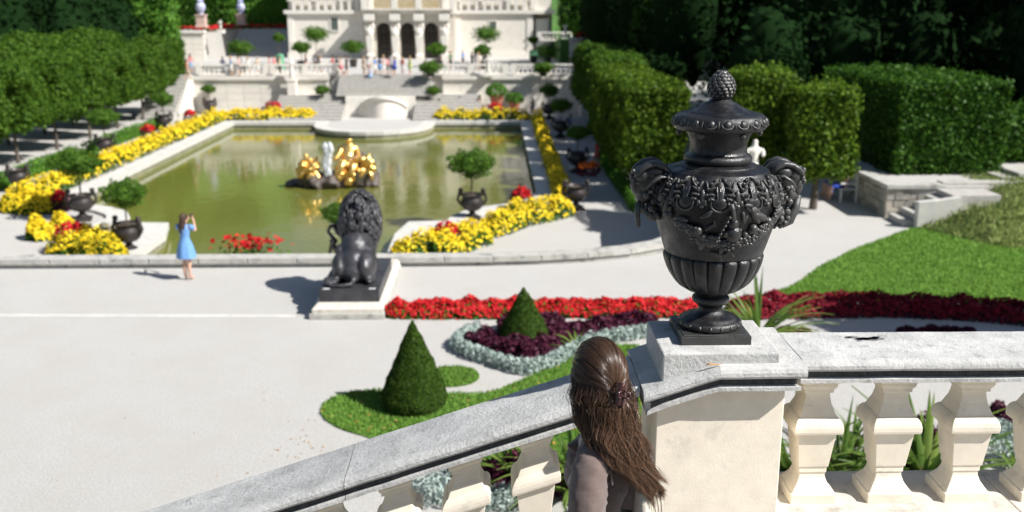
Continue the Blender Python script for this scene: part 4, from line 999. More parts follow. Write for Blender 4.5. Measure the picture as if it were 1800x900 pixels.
# wall below, floors and stairs
tw2 = thing('terrace_wall', 'tall cream wall carrying the foreground balustrade', 'wall')
q = M(); q.box(.8, 7.4, 4.42, 4.80, -.05, BZ-.17); q.add([(-5.3, 4.42, -.05), (.8, 4.42, -.05), (.8, 4.42, BZ-.17+zr(.8)-.002), (-5.3, 4.42, BZ-.17+zr(-5.3)), (-5.3, 4.8, -.05), (.8, 4.8, -.05), (.8, 4.8, BZ-.17+zr(.8)-.002), (-5.3, 4.8, BZ-.17+zr(-5.3))], [(0, 1, 2, 3), (5, 4, 7, 6), (3, 2, 6, 7), (4, 0, 3, 7), (1, 5, 6, 2)])
q.build('wall', 'limestone_worn', tw2)
q = M(); q.box(.95, 7.4, -3, 4.42, 3.5, 3.99); tag(q.build('terrace_floor', 'gravel'), kind='structure')
st = thing('stairs', 'stone stairs descending to the left behind the sloping balustrade', 'stairs')
for i in range(20):
    x1 = .95-.42*i; q = M(); q.box(x1-.42, x1-.003, 2.2, 4.418, 3.1-.141*i, 3.99-.141*(i+1)); q.build('step', 'steps', st, bevel=.008)

# ================================================================== THE BRONZE URN
UX, UY, UZ = 1.063, 4.64, ZT+.055
urn = thing('lidded_urn', 'large black bronze lidded urn with pine cone knob and satyr handles on the pier', 'urn', (UX, UY, UZ))
q = M(); q.box(-.168, .168, -.168, .168, 0, .042); q.box(-.155, .155, -.155, .155, .042, .047); q.build('plinth', 'bronze', urn, bevel=.005)
q = M()
for sx in (-1, 1):
    for sy in (-1, 1): q.ell((sx*.148, sy*.148, .044), (.007, .007, .004), 8, 5)
q.build('plinth_bolts', 'bronze', urn)['kind'] = 'stuff'
q = M(); q.lathe([(.10, .047), (.142, .049), (.150, .056), (.153, .068), (.150, .080), (.142, .087), (.132, .089), (.128, .096), (.10, .104), (.078, .114), (.064, .124), (.058, .136), (.060, .15), (.068, .160), (.083, .168), (.090, .180), (.090, .192), (.082, .202), (.074, .208), (.080, .215), (.092, .222)], 64); q.build('foot', 'bronze', urn, smooth=50)
def ring_parts(name, n_, build, parent, a0=0):
    first = None
    for k in range(n_):
        if first is None: first = build(); o = first; o.parent = parent
        else: o = first.copy(); COL.objects.link(o); o.parent = parent
        o.rotation_euler.z = a0+2*PI*k/n_
    return first
def egg(r, z, w_, h_, d_, tiltv=0, rim=.004):
    def f():
        q = M(); q.ell((r, 0, z), (d_, w_*.62, h_*.62), 10, 8)
        pts = []
        for k in range(11):
            a = PI*1.08*k/10-PI*.04-PI; pts.append((r-.001-abs(math.sin(a))*tiltv, math.cos(a)*w_, z+h_*.35+math.sin(a)*h_*1.2))
        q.tube(pts, rim, 6); q.ell((r-.002, w_*1.35, z-h_*.1), (d_*.5, w_*.16, h_*.8), 6, 5)
        return q.build('egg_moulding', 'bronze', urn, smooth=True)
    return f
ring_parts('egg', 18, egg(.147, .070, .017, .019, .012, rim=.0032), urn)
def lobes(r, z, a):
    if r < .1: return r
    m_ = min(1, max(0, (z-.222)/.05)); L_ = abs(math.sin(a*10)); return r*(1-.075*m_*(1-L_**.45))
cup = [(.092, .224), (.125, .236), (.160, .258), (.186, .284), (.207, .315), (.222, .345), (.233, .375), (.239, .398), (.240, .410), (.236, .420), (.226, .428), (.214, .430)]
q = M(); q.lathe(cup, 240, rf=lobes); q.build('gadrooned_cup', 'bronze', urn, smooth=55)
BODY = [(.222, .424), (.232, .428), (.238, .440), (.252, .485), (.266, .531), (.278, .570), (.288, .605), (.297, .645), (.302, .685), (.302, .715), (.296, .745), (.286, .770), (.272, .793), (.256, .810), (.246, .817), (.243, .823), (.238, .826), (.205, .837), (.185, .841), (.183, .846), (.165, .852), (.14, .856)]
q = M(); q.lathe(BODY, 96); q.build('body', 'bronze', urn, smooth=40)
NECK = [(.135, .855), (.150, .858), (.158, .868), (.159, .880), (.152, .892), (.142, .897), (.136, .901), (.132, .912), (.131, .930), (.133, .948), (.138, .968), (.146, .988), (.155, 1.003), (.160, 1.010)]
q = M(); q.lathe(NECK, 80); q.build('neck', 'bronze', urn, smooth=40)
LID = [(.150, 1.008), (.200, 1.012), (.210, 1.018), (.215, 1.030), (.216, 1.044), (.213, 1.060), (.206, 1.074), (.196, 1.082), (.180, 1.086), (.150, 1.090), (.146, 1.094), (.132, 1.099), (.112, 1.108), (.092, 1.120), (.074, 1.132), (.056, 1.140), (.050, 1.148), (.034, 1.153)]
q = M(); q.lathe(LID, 96); lid = q.build('lid', 'bronze', urn, smooth=42)
def leg_():
    q = M(); B = Vector((.2045, 0, 1.052)); u = Vector((-.50, 0, .866)); nn = Vector((.866, 0, .50)); tt = Vector((0, 1, 0)); R = Matrix((nn, tt, u)).transposed()
    q.ell(B+nn*.004, (.014, .0185, .021), 14, 10, R=R)
    P = [];
    for k in range(13): a_ = -PI*1.12+PI*1.24*k/12; P.append(B+tt*math.cos(a_)*.0275+u*(.006+math.sin(a_)*.030)+nn*(.007-.003*abs(math.cos(a_))))
    q.tube(P, [.002]+[.0042]*11+[.002], 6); q.ell(B+tt*.0355+u*.002+nn*.004, (.007, .0035, .022), 8, 8, R=R)
    return q.build('egg_moulding', 'bronze', lid, smooth=True)
ring_parts('egg', 18, leg_, lid, .12)
def pend():
    q = M(); q.ell((.185, 0, 1.000), (.015, .015, .012), 10, 6); q.ell((.186, 0, .988), (.009, .009, .009), 8, 6)
    for k in range(6): a = k*PI/3; q.ell((.185+.010*math.cos(a), .010*math.sin(a), .996), (.006, .006, .008), 6, 4)
    return q.build('pendant', 'bronze', lid, smooth=True)
ring_parts('pendant', 6, pend, lid, -PI/2+.38)
# pine cone
q = M(); zc, rz_, rr_ = 1.214, .070, .064
def cone_r(z): t = (z-(zc-rz_))/(2*rz_); return rr_*math.sin(PI*min(1, max(0, t))**.85)**.62*(1-.12*t)
q.lathe([(max(.004, cone_r(zc-rz_+2*rz_*k/14)), zc-rz_+2*rz_*k/14) for k in range(15)], 32)
pc_ = q.build('pine_cone', 'bronze', urn, smooth=True)
q = M()
for row in range(9):
    z = zc-rz_*.86+2*rz_*.90*row/8.6; r = cone_r(z); nn = 13
    for k in range(nn):
        a = 2*PI*(k+.62*row)/nn; s = .35+.65*r/rr_
        R = Matrix.Rotation(a, 3, 'Z') @ Matrix.Rotation(-.35, 3, 'Y'); q.ell((r*1.0*math.cos(a), r*math.sin(a), z), (.0075*s, .0125*s, .0105), 6, 5, R=R)
o = q.build('cone_scales', 'bronze', pc_, smooth=50); o['kind'] = 'stuff'
for h in range(5):      # spiral ribs between the scales
    q = M(); P = []
    for k in range(16):
        t = k/15; z = zc-rz_*.9+2*rz_*.92*t; r = cone_r(z)+.004; a = h*2*PI/5+t*2.6+.6; P.append((r*math.cos(a), r*math.sin(a), z))
    q.tube(P, .0028, 5); q.build('spiral_rib', 'bronze', pc_, smooth=True)
def br(z):
    for i in range(len(BODY)-1):
        if BODY[i][1] <= z <= BODY[i+1][1]:
            t = (z-BODY[i][1])/(BODY[i+1][1]-BODY[i][1]+1e-9); return BODY[i][0]*(1-t)+BODY[i+1][0]*t
    return .25
def onb(a, z, out=0): r = br(z)+out; return Vector((r*math.cos(a), r*math.sin(a), z))
def frame(a, z, roll=0):
    sl = (br(z+.01)-br(z-.01))/.02; nrm = Vector((math.cos(a), math.sin(a), -sl)).normalized(); tan = Vector((-math.sin(a), math.cos(a), 0)); upv = nrm.cross(tan)
    Rm = Matrix((nrm, tan, upv)).transposed(); return Rm @ Matrix.Rotation(roll, 3, 'X')
def rel(q, a, z, sz, roll=0, out=0, n_=8, m_=6, R2=None):
    q.ell(onb(a, z, out), sz, n_, m_, R=frame(a, z, roll))
def acanthus():
    q = M(); 
    rel(q, 0, .712, (.011, .034, .030), 0, .001, 14, 8); rel(q, 0, .768, (.010, .020, .046), 0, .002, 12, 8)
    P = [tuple(onb(w_/.3, z, .006)) for w_, z in ((-.022, .752), (-.034, .735), (-.040, .714), (-.035, .693), (-.020, .680), (0, .675), (.020, .680), (.035, .693), (.040, .714), (.034, .735), (.022, .752))]
    q.tube(P, [.002, .004, .005, .006, .007, .0075, .007, .006, .005, .004, .002], 6)
    for s in (-1, 1):
        for (da, z, ro, L_) in ((.060, .806, .35, .022), (.100, .794, .75, .024), (.135, .774, 1.05, .023), (.145, .750, 1.45, .019), (.120, .732, 1.9, .014)):
            rel(q, s*da, z, (.015, .0075, L_), s*ro, .003)
            e_ = .5*L_; rel(q, s*(da+math.sin(ro)*L_*2.6), z-abs(math.cos(ro))*0+(.3-ro*.3)*e_, (.014, .0075, .0085), s*ro, .004, 7, 5)
        rel(q, s*.215, .716, (.012, .010, .014), s*.5, .003, 8, 6)
    for k in (-1, 0, 1): q.tube([tuple(onb(k*.03, .815, .006)), tuple(onb(k*.05, .775, .012)), tuple(onb(k*.03, .735, .010))], [.002, .0032, .002], 5)
    return q.build('acanthus_leaf', 'bronze', urn, smooth=60)
ring_parts('acanthus', 12, acanthus, urn, -PI/2-.16)
def palm():
    q = M(); rel(q, 0, .735, (.010, .014, .040), 0, .002); rel(q, 0, .700, (.011, .012, .012), 0, .004)
    for s in (-1, 1): rel(q, s*.045, .712, (.009, .008, .016), s*.8, .003); rel(q, s*.05, .79, (.008, .006, .022), s*.3, .002)
    return q.build('bud_ornament', 'bronze', urn, smooth=True)
ring_parts('palm', 12, palm, urn, -PI/2-.16+PI/12)
# festoon: roses, fruit, leaves and a lute
def rose(q, a, z, s, out=.006):
    R = frame(a, z); c = onb(a, z, out)
    q.ell(c, (s*.55, s*.5, s*.5), 8, 6, R=R)
    for k in range(6):
        t = k*PI/3+a*7; off = R @ Vector((s*.25, math.cos(t)*s*.72, math.sin(t)*s*.72)); q.ell(c+off, (s*.38, s*.42, s*.34), 7, 5, R=R)
def leafr(q, a, z, s, roll, out=.007): rel(q, a, z, (s*.22, s*.36, s), roll, out, 8, 6)
F0 = -PI/2
def festoon(center, flip=1):
    q = M(); rnd = random.Random(5)
    for i in range(78):
        t = rnd.uniform(-1, 1); a = center+flip*t*1.02; zc_ = .525+.155*abs(t)**1.8+rnd.gauss(0, .017*(1-.3*abs(t)))
        k = rnd.random()
        if k < .4: rel(q, a, zc_, (rnd.uniform(.012, .026),)*3, 0, .010)
        elif k < .75: leafr(q, a, zc_+rnd.uniform(-.015, .015), rnd.uniform(.020, .040), rnd.uniform(-1.6, 1.6), .012)
        else: rose(q, a, zc_, rnd.uniform(.018, .028), .012)
    o = q.build('festoon', 'bronze', urn, smooth=60)
    return o
festoon(F0-.02); festoon(PI/2)
q = M(); rose(q, F0-.55, .585, .026, .01); rose(q, F0-.56, .535, .017, .008); rose(q, F0-.46, .532, .015, .008); rose(q, F0+.62, .590, .027, .014); rose(q, F0+.78, .615, .021, .012)
for (a, z, s, ro) in ((-.33, .665, .030, -.9), (-.36, .655, .026, -1.2), (-.30, .60, .028, -.9), (-.22, .622, .020, .2), (.27, .705, .024, 1.4), (.42, .67, .040, .8), (.50, .645, .055, 1.15), (.40, .655, .050, .6), (.20, .652, .028, .2), (.24, .64, .022, -.3), (-.10, .455, .022, .5), (-.17, .468, .030, 1.3), (.02, .472, .02, -.9), (.12, .468, .020, .6), (-.02, .70, .022, .4), (.06, .695, .018, -.6)):
    leafr(q, F0+a, z, s, ro, .008)
q.build('roses_and_leaves', 'bronze', urn, smooth=60)['kind'] = 'stuff'
q = M(); rel(q, F0+.075, .572, (.036, .040, .042), 0, .004, 16, 10); rel(q, F0+.055, .622, (.026, .026, .028), 0, .004, 14, 8)   # lute
q.tube([tuple(onb(F0+.05, .64, .02)), tuple(onb(F0+.02, .69, .02)), tuple(onb(F0-.01, .715, .016))], [.012, .009, .013], 8); q.build('lute', 'bronze', urn, smooth=True)
q = M()
for k in range(8): t = k/7; rel(q, F0-.02-.19*t, .655-.135*t, (.012, .009, .0075), .9, .022, 7, 5)
q.build('panpipe', 'bronze', urn, smooth=True)['kind'] = 'stuff'
# satyr-head handles
for s, nm in ((-1, 0), (1, 1)):
    q = M(); rnd = random.Random(3+nm)
    q.ell((s*.320, 0, .765), (.070, .075, .078), 16, 10); q.ell((s*.375, -.005, .745), (.036, .040, .050), 12, 8); q.ell((s*.398, -.005, .750), (.016, .014, .020), 8, 6)
    q.ell((s*.372, -.032, .772), (.018, .014, .010), 8, 6); q.ell((s*.372, .030, .772), (.018, .014, .010), 8, 6); q.ell((s*.380, 0, .712), (.020, .022, .010), 8, 6)
    q.ell((s*.345, 0, .700), (.045, .050, .045), 10, 8)
    q.ell((s*.300, 0, .815), (.072, .088, .048), 14, 9); q.ell((s*.350, -.01, .800), (.052, .070, .046), 12, 8)
    hd = q.build('satyr_head', 'bronze', urn, smooth=True)
    for t in (-1, 1):
        q = M(); P = [(s*.235, t*.085, .812), (s*.265, t*.075, .842), (s*.300, t*.066, .856), (s*.340, t*.062, .846), (s*.370, t*.064, .826), (s*.388, t*.056, .806), (s*.396, t*.048, .792)]
        q.tube(P, [.010, .020, .024, .024, .022, .018, .012], 10, flat=.7); q.build('horn', 'bronze', hd, smooth=True)
        q = M(); q.tube([(s*.250, t*.105, .800), (s*.285, t*.112, .805), (s*.325, t*.110, .780), (s*.35, t*.098, .745)], [.006, .020, .018, .005], 8, flat=.45); q.build('ear', 'bronze', hd, smooth=True)
    q = M()
    for i in range(70):      # curly beard and vine leaves
        z = rnd.uniform(.60, .76); y = rnd.uniform(-.085, .085); u = rnd.random(); r_ = .30+(.10*(1-abs(y)/.13))*(.55+.45*(z-.56)/.2)
        x = s*(r_*(.82+.18*u)); sz = rnd.uniform(.010, .020); q.ell((x, y, z), (sz, sz*rnd.uniform(.6, 1.1), sz*rnd.uniform(.7, 1.3)), 7, 5)
    for i in range(16): q.ell((s*rnd.uniform(.36, .41), rnd.uniform(-.06, .05), rnd.uniform(.76, .825)), (rnd.uniform(.009, .015),)*3, 7, 5)
    bz = .545 if s > 0 else .60
    for i in range(34):
        t = rnd.random(); z = .62-(.62-bz)*t; sz = rnd.uniform(.010, .019)*(1-.3*t); q.ell((s*(.315-.02*t+rnd.uniform(-.022, .025)), -.03+rnd.uniform(-.05, .04), z), (sz, sz, sz*1.2), 7, 5)
    q.build('beard_curls', 'bronze', hd, smooth=50)['kind'] = 'stuff'
    if s < 0:
        q = M(); q.tube([(-.372, -.02, .665), (-.375, -.022, .60), (-.368, -.022, .552), (-.366, -.022, .545)], [.016, .014, .010, .004], 8); q.build('tassel', 'bronze', hd, smooth=True)
    else:
        q = M(); q.tube([(.39, -.02, .70), (.375, -.03, .64), (.345, -.04, .58), (.31, -.05, .555)], [.014, .022, .026, .012], 8); q.build('tassel', 'bronze', hd, smooth=True)
# ================================================================== WOMAN IN THE FOREGROUND
mat('skin', (.62, .38, .27), (.55, .32, .22), .5, scale=6, spec=.4)
mat('shirt', (.170, .120, .105), (.125, .090, .078), .9, scale=60, bump=.35, bscale=220, c3=(.135, .108, .10), s3=5, t3=(.5, .7), sheen=.3)
mat('cream_cloth', (.62, .58, .50), (.52, .48, .41), .9, scale=40, bump=.5, bscale=90)
mat('trousers', (.05, .06, .09), (.04, .05, .07), .9, scale=20)
mat('clip_plastic', (.060, .016, .020), rough=.18, spec=.7)
m = mat('hair', (.016, .0085, .006), (.235, .130, .076), .27, attr=True, spec=.55)
mat('hair_base', (.014, .008, .005), rough=1, spec=0)
WX, WY, WZ = .455, 3.62, 5.19
wo = thing('person', 'woman with long wavy brown hair and taupe shirt, seen from behind on the stairs', 'person', (WX, WY, 0))
hf = Vector((-.52, .85, 0)).normalized(); hr = Vector((hf.y, -hf.x, 0))
bf = Vector((-.88, .48, 0)).normalized(); br_ = Vector((bf.y, -bf.x, 0))
def W(f, r, z, a=bf, b=br_): v = a*f+b*r; return (v.x, v.y, z)
fl = 3.55
J = {'pelvis': (W(0, 0, fl+.93), (.15, .11)), 'waist': (W(.01, 0, fl+1.10), (.115, .10)), 'chest': (W(.01, 0, fl+1.28), (.10, .085)), 'neck0': (W(-.01, 0, fl+1.42), (.065, .065)), 'neck1': (W(0.0, 0, fl+1.49), (.05, .052)),
     'head0': (W(.02, 0, fl+1.56), (.066, .07)), 'head1': (W(.015, 0, fl+1.66), (.082, .088)), 'head2': (W(.01, 0, fl+1.73), (.055, .06))}
E_ = [('pelvis', 'waist'), ('waist', 'chest'), ('chest', 'neck0'), ('neck0', 'neck1'), ('neck1', 'head0'), ('head0', 'head1'), ('head1', 'head2')]
for s, nm in ((-1, 'L'), (1, 'R')):
    J['hip'+nm] = (W(0, s*.09, fl+.86), .085); J['knee'+nm] = (W(.03*s+.02, s*.10, fl+.47), .055); J['ank'+nm] = (W(.03*s-.01, s*.10, fl+.08), .038); J['toe'+nm] = (W(.03*s+.15, s*.11, fl+.04), .033)
    J['sh'+nm] = (W(.005, s*.165, fl+1.34), .040); J['el'+nm] = (W(-.02, s*.215, fl+1.08), .038); J['wr'+nm] = (W(.10, s*.20, fl+.86), .026); J['ha'+nm] = (W(.15, s*.19, fl+.79), (.028, .016))
    E_ += [('pelvis', 'hip'+nm), ('hip'+nm, 'knee'+nm), ('knee'+nm, 'ank'+nm), ('ank'+nm, 'toe'+nm), ('chest', 'sh'+nm), ('sh'+nm, 'el'+nm), ('el'+nm, 'wr'+nm), ('wr'+nm, 'ha'+nm)]
    for k in range(4):
        b_ = 'f%s%d' % (nm, k); J[b_+'a'] = (W(.175, s*(.19)+(k-1.5)*.016, fl+.745-.004*abs(k-1.5)), .0085); J[b_+'b'] = (W(.165, s*.188+(k-1.5)*.015, fl+.70), .0075); E_ += [('ha'+nm, b_+'a'), (b_+'a', b_+'b')]
    J['th'+nm] = (W(.185, s*.165, fl+.79), .0095); J['tj'+nm] = (W(.20, s*.16, fl+.755), .008); E_ += [('ha'+nm, 'th'+nm), ('th'+nm, 'tj'+nm)]
skinmesh('body', J, E_, 'pelvis', ['skin'], wo, 2)
# head with face turned away
HCn = Vector((-.045, -.005, WZ-.005)); Rh = Matrix((hf, -hr, Vector((0, 0, 1)))).transposed()
q = M(); q.ell(HCn, (.098, .078, .118), 24, 16, R=Rh)
for f_, r_, z_, s_ in ((.092, 0, -.02, (.016, .012, .022)), (.080, 0, -.065, (.022, .024, .012)), (.060, 0, -.092, (.035, .036, .028)), (.075, .035, -.035, (.02, .024, .026)), (.075, -.035, -.035, (.02, .024, .026)), (.083, 0, .03, (.02, .05, .022)), (.03, .0, -.075, (.05, .055, .05)), (-.01, .074, -.02, (.018, .012, .03)), (-.01, -.074, -.02, (.018, .012, .03))):
    q.ell(HCn+hf*f_+hr*r_+Vector((0, 0, z_)), s_, 12, 8, R=Rh)
q.tube([(HCn.x*.4, HCn.y, fl+1.38), tuple(HCn*.5+Vector((0, 0, (fl+1.50)*.5))), tuple(HCn+Vector((0, 0, -.05)))], [.06, .052, .055], 14)
hd = q.build('head', 'skin', wo); remesh(hd, .006, 4)
for s in (-1, 1):
    q = M(); q.ell(HCn+hf*.083+hr*s*.033+Vector((0, 0, .003)), (.012, .014, .009), 10, 8, R=Rh); q.build('eye', 'white_paint', hd, smooth=True)
q = M(); q.ell(HCn+hf*.097+Vector((0, 0, -.063)), (.008, .022, .007), 10, 6, R=Rh); q.build('mouth', mat('lips', (.45, .16, .13), rough=.4), hd, smooth=True)
# shirt
J = {'hem': (W(0, 0, fl+.88), (.165, .125)), 'w': (W(.01, 0, fl+1.05), (.15, .135)), 'c': (W(.03, 0, fl+1.25), (.165, .15)), 'c2': (W(-.0, 0, fl+1.375), (.10, .085)), 'n': (W(-.005, 0, fl+1.43), (.078, .07))}
J['back'] = (W(-.10, 0, fl+1.27), (.10, .14)); J['bk2'] = (W(-.09, 0, fl+1.08), (.09, .12)); J['bust'] = (W(.13, .0, fl+1.25), (.09, .13)); J['bel'] = (W(.11, 0, fl+1.08), (.07, .10))
E_ = [('hem', 'w'), ('w', 'c'), ('c', 'c2'), ('c2', 'n'), ('c', 'bust'), ('bust', 'bel'), ('c', 'back'), ('back', 'bk2')]
for s, nm in ((-1, 'L'), (1, 'R')):
    J['s'+nm] = (W(.005, s*.175, fl+1.35), (.074, .074)); J['u'+nm] = (W(.0, s*.215, fl+1.22), (.078, .078)); J['v'+nm] = (W(-.01, s*.235, fl+1.09), (.080, .080)); E_ += [('c2', 's'+nm), ('s'+nm, 'u'+nm), ('u'+nm, 'v'+nm)]
sh = skinmesh('shirt', J, E_, 'hem', ['shirt'], wo, 3)
for v in sh.data.vertices:
    p = v.co; k = noise.noise(Vector((p.x*9, p.y*9, p.z*4)))*.010+(1-abs(noise.noise(Vector((p.x*14+p.z*16, p.y*14, p.z*7-p.x*6))))*2.2)**3*.009; v.co += v.normal*k
for pts, r in (([W(.075, -.150, fl+1.335), W(.035, -.150, fl+1.41), W(-.02, -.150, fl+1.418), W(-.07, -.160, fl+1.36), W(-.085, -.170, fl+1.27)], .0035),):
    q = M(); q.tube(pts, r, 6); q.build('sleeve_seam', 'shirt', sh, smooth=True)
J = {'p': (W(0, 0, fl+.90), (.155, .115))}; E_ = []
for s, nm in ((-1, 'L'), (1, 'R')):
    J['h'+nm] = (W(0, s*.09, fl+.84), .10); J['k'+nm] = (W(.03*s+.02, s*.10, fl+.47), .085); J['a'+nm] = (W(.03*s-.01, s*.10, fl+.10), .09); E_ += [('p', 'h'+nm), ('h'+nm, 'k'+nm), ('k'+nm, 'a'+nm)]
skinmesh('trousers', J, E_, 'p', ['trousers'], wo, 2)
q = M(); P = [GY(1056, 790, 3.60), GY(1040, 800, 3.57), GY(1024, 815, 3.53), GY(1010, 833, 3.50), GY(1000, 852, 3.49)]; q.tube([Vector((p.x-WX, p.y-WY, p.z)) for p in P], [.016, .018, .018, .017, .014], 10, flat=.5); q.build('collar', 'cream_cloth', wo, smooth=True)
# cream strap and the cream bag on her back
q = M(); P = [W(.13, -.035, fl+1.20), W(.12, -.045, fl+1.30), W(.085, -.07, fl+1.395), W(.03, -.085, fl+1.45), W(-.03, -.075, fl+1.455), W(-.08, -.03, fl+1.42)]; q.tube(P, [.018, .022, .024, .024, .022, .02], 10, flat=.35); q.build('cream_strap', 'cream_cloth', wo, smooth=True)
q = M(); P = [W(-.135, -.02, fl+1.33), W(-.150, -.03, fl+1.20), W(-.165, -.03, fl+1.05), W(-.17, -.03, fl+.9)]
q.tube(P, [.03, .085, .11, .10], 14, flat=.35); bag = q.build('person_bag', 'cream_cloth', None, smooth=True); bag.name = 'cloth_bag'; bag.location = (WX, WY, 0)
for k in range(6):
    q = M(); o_ = -.09+.035*k; q.tube([W(-.168-.0, o_, fl+1.26), W(-.2, o_, fl+1.10), W(-.208, o_, fl+.92)], .005, 5); q.build('rib', 'cream_cloth', bag, smooth=True)
tag(bag, 'cream ribbed cloth bag on the back of the long-haired woman', 'bag')
# ---- hair
RNG = np.random.default_rng(21)
EX = np.array([.116, .098, .140]); hfn = np.array(hf); hrn = np.array(hr); C0 = np.array([HCn.x, HCn.y, WZ+.004])
def loc2w(d, k=1.0): d = np.asarray(d, float); return C0+(hfn*d[..., 0:1]*EX[0]+hrn*d[..., 1:2]*EX[1]+np.array([0, 0, 1.])*d[..., 2:3]*EX[2])*k
q = M(); q.ell(tuple(C0-hfn*.012), (EX[0]*.90, EX[1]*.97, EX[2]*.94), 20, 14, R=Rh)
for (x, y, z, a, b, c) in ((-.012, -.09, 5.06, .070, .045, .10), (.0, -.10, 4.98, .070, .036, .08), (.045, -.125, 4.90, .045, .026, .06)): q.ell((x, y, z), (a, b, c), 14, 10)
hb = q.build('hair_underlayer', 'hair_base', wo)
remesh(hb, .008, 5)
# clip off what would cover the face
clip_d = np.array([-.97, -.12, -.14]); clip_d /= np.linalg.norm(clip_d)
def smooth_cat(K, n_):
    """K: (m,k,3) control points -> (m,n,3) catmull-rom"""
    m_, k, _ = K.shape; Kp = np.concatenate([2*K[:, :1]-K[:, 1:2], K, 2*K[:, -1:]-K[:, -2:-1]], 1); out = []
    for t in np.linspace(0, k-1-1e-6, n_):
        i = int(t); f = t-i; a, b, c, d = Kp[:, i], Kp[:, i+1], Kp[:, i+2], Kp[:, i+3]
        out.append(.5*((2*b)+(-a+c)*f+(2*a-5*b+4*c-d)*f*f+(-a+3*b-3*c+d)*f**3))
    return np.stack(out, 1)
def strands(name, P, rad, tint, parent):
    m_, n_, _ = P.shape; T = np.gradient(P, axis=1); T /= np.linalg.norm(T, axis=2)[..., None]+1e-9
    ref = RNG.normal(0, 1, (m_, 1, 3)); A = np.cross(T, ref); A /= np.linalg.norm(A, axis=2)[..., None]+1e-9; B = np.cross(T, A)
    prof = (np.minimum(1, np.linspace(.6, 1, n_))*np.clip((1-np.linspace(0, 1, n_))*4, .15, 1))[None, :, None]*rad
    V = np.stack([P+(A*math.cos(2*PI*k/3)+B*math.sin(2*PI*k/3))*prof for k in range(3)], 2)   # m,n,3,3
    V = V.reshape(-1, 3); idx = np.arange(m_*n_*3).reshape(m_, n_, 3); F = []
    for k in range(3):
        k2 = (k+1) % 3; F.append(np.stack([idx[:, :-1, k], idx[:, :-1, k2], idx[:, 1:, k2], idx[:, 1:, k]], -1).reshape(-1, 4))
    F = np.concatenate(F); me = bpy.data.meshes.new(name); me.vertices.add(len(V)); me.vertices.foreach_set('co', V.ravel())
    me.loops.add(F.size); me.loops.foreach_set('vertex_index', F.ravel().astype(np.int32)); me.polygons.add(len(F)); me.polygons.foreach_set('loop_start', np.arange(0, F.size, 4, dtype=np.int32)); me.update(calc_edges=True)
    tt = tint if tint.ndim == 2 else np.repeat(tint[:, None], n_-1, 1); tt = np.concatenate([tt.reshape(-1)]*3)
    at = me.attributes.new('tint', 'FLOAT', 'FACE'); at.data.foreach_set('value', tt.astype(np.float32)); me.materials.append(MATS['hair']); me.shade_smooth()
    o = bpy.data.objects.new(name, me); COL.objects.link(o); o.parent = parent; return o
def tintline(m_, n_, base, tip, cid=None):
    b = RNG.beta(1.1, 3.0, m_)[:, None]
    if cid is not None: cv_ = RNG.uniform(0, 1, cid.max()+1)**1.6; b = b*.75+cv_[cid][:, None]*.38
    s = np.linspace(0, 1, n_-1)[None, :]; return np.clip(b*base+(b*.6+.35)*tip*s**1.5, 0, 1)
def lanes(u, v, z):
    """where hair hangs at height z: u across (image left to right), v depth layer"""
    zt = [5.16, 5.05, 4.97, 4.90, 4.84, 4.78]; xl = [-.118, -.112, -.100, -.045, .035, .095]; xr = [.060, .075, .090, .110, .140, .165]; yc = [-.045, -.07, -.095, -.12, -.135, -.145]; yw = [.085, .075, .06, .045, .035, .03]
    X0 = np.interp(-z, [-a for a in zt], xl); X1 = np.interp(-z, [-a for a in zt], xr); Yc = np.interp(-z, [-a for a in zt], yc); Yw = np.interp(-z, [-a for a in zt], yw)
    ang = (u-.5)*PI*.9
    return X0+(X1-X0)*u, Yc-Yw*np.cos(ang)*v
def hang(start, m_, clump_n, u_of, length=(4.80, 4.93), n_=30, wave=.010):
    cl = RNG.integers(0, clump_n, m_); cu = np.linspace(0, 1, clump_n); cph = RNG.uniform(0, 2*PI, clump_n); cv = RNG.uniform(.55, 1.05, clump_n); clen = RNG.uniform(length[0], length[1], clump_n); cfr = RNG.uniform(8, 13, clump_n)
    return cl, cu, cph, cv, clen, cfr
# under hair, roots around the lower back and sides of the head
m_ = 5200; n_ = 34
th = RNG.uniform(-1, 1, m_)            # -1 left side of face ... +1 right side, through the back
ang = PI+th*PI*.60; el = RNG.uniform(-.45, .35, m_)
d = np.c_[np.cos(ang)*np.cos(el), np.sin(ang)*np.cos(el), np.sin(el)]
root = loc2w(d, .97); out = loc2w(d*np.array([1, 1, .2]), 1.03)
order = np.argsort(np.argsort(out[:, 0]+RNG.normal(0, .02, m_)))/m_
nc = 44; cidx = np.clip((order*nc+RNG.normal(0, .8, m_)).astype(int), 0, nc-1); cph = RNG.uniform(0, 2*PI, nc); cv = RNG.uniform(.5, 1.08, nc); cfr = RNG.uniform(27, 40, nc); amp = RNG.uniform(.010, .021, nc)
tipz = np.interp(np.linspace(0, 1, nc), [0, .25, .5, .8, 1], [4.97, 4.90, 4.82, 4.775, 4.79])+RNG.normal(0, .030, nc)
uu = (cidx+.5)/nc; K = [root]
zs0 = np.minimum(root[:, 2]-.03, 5.14)
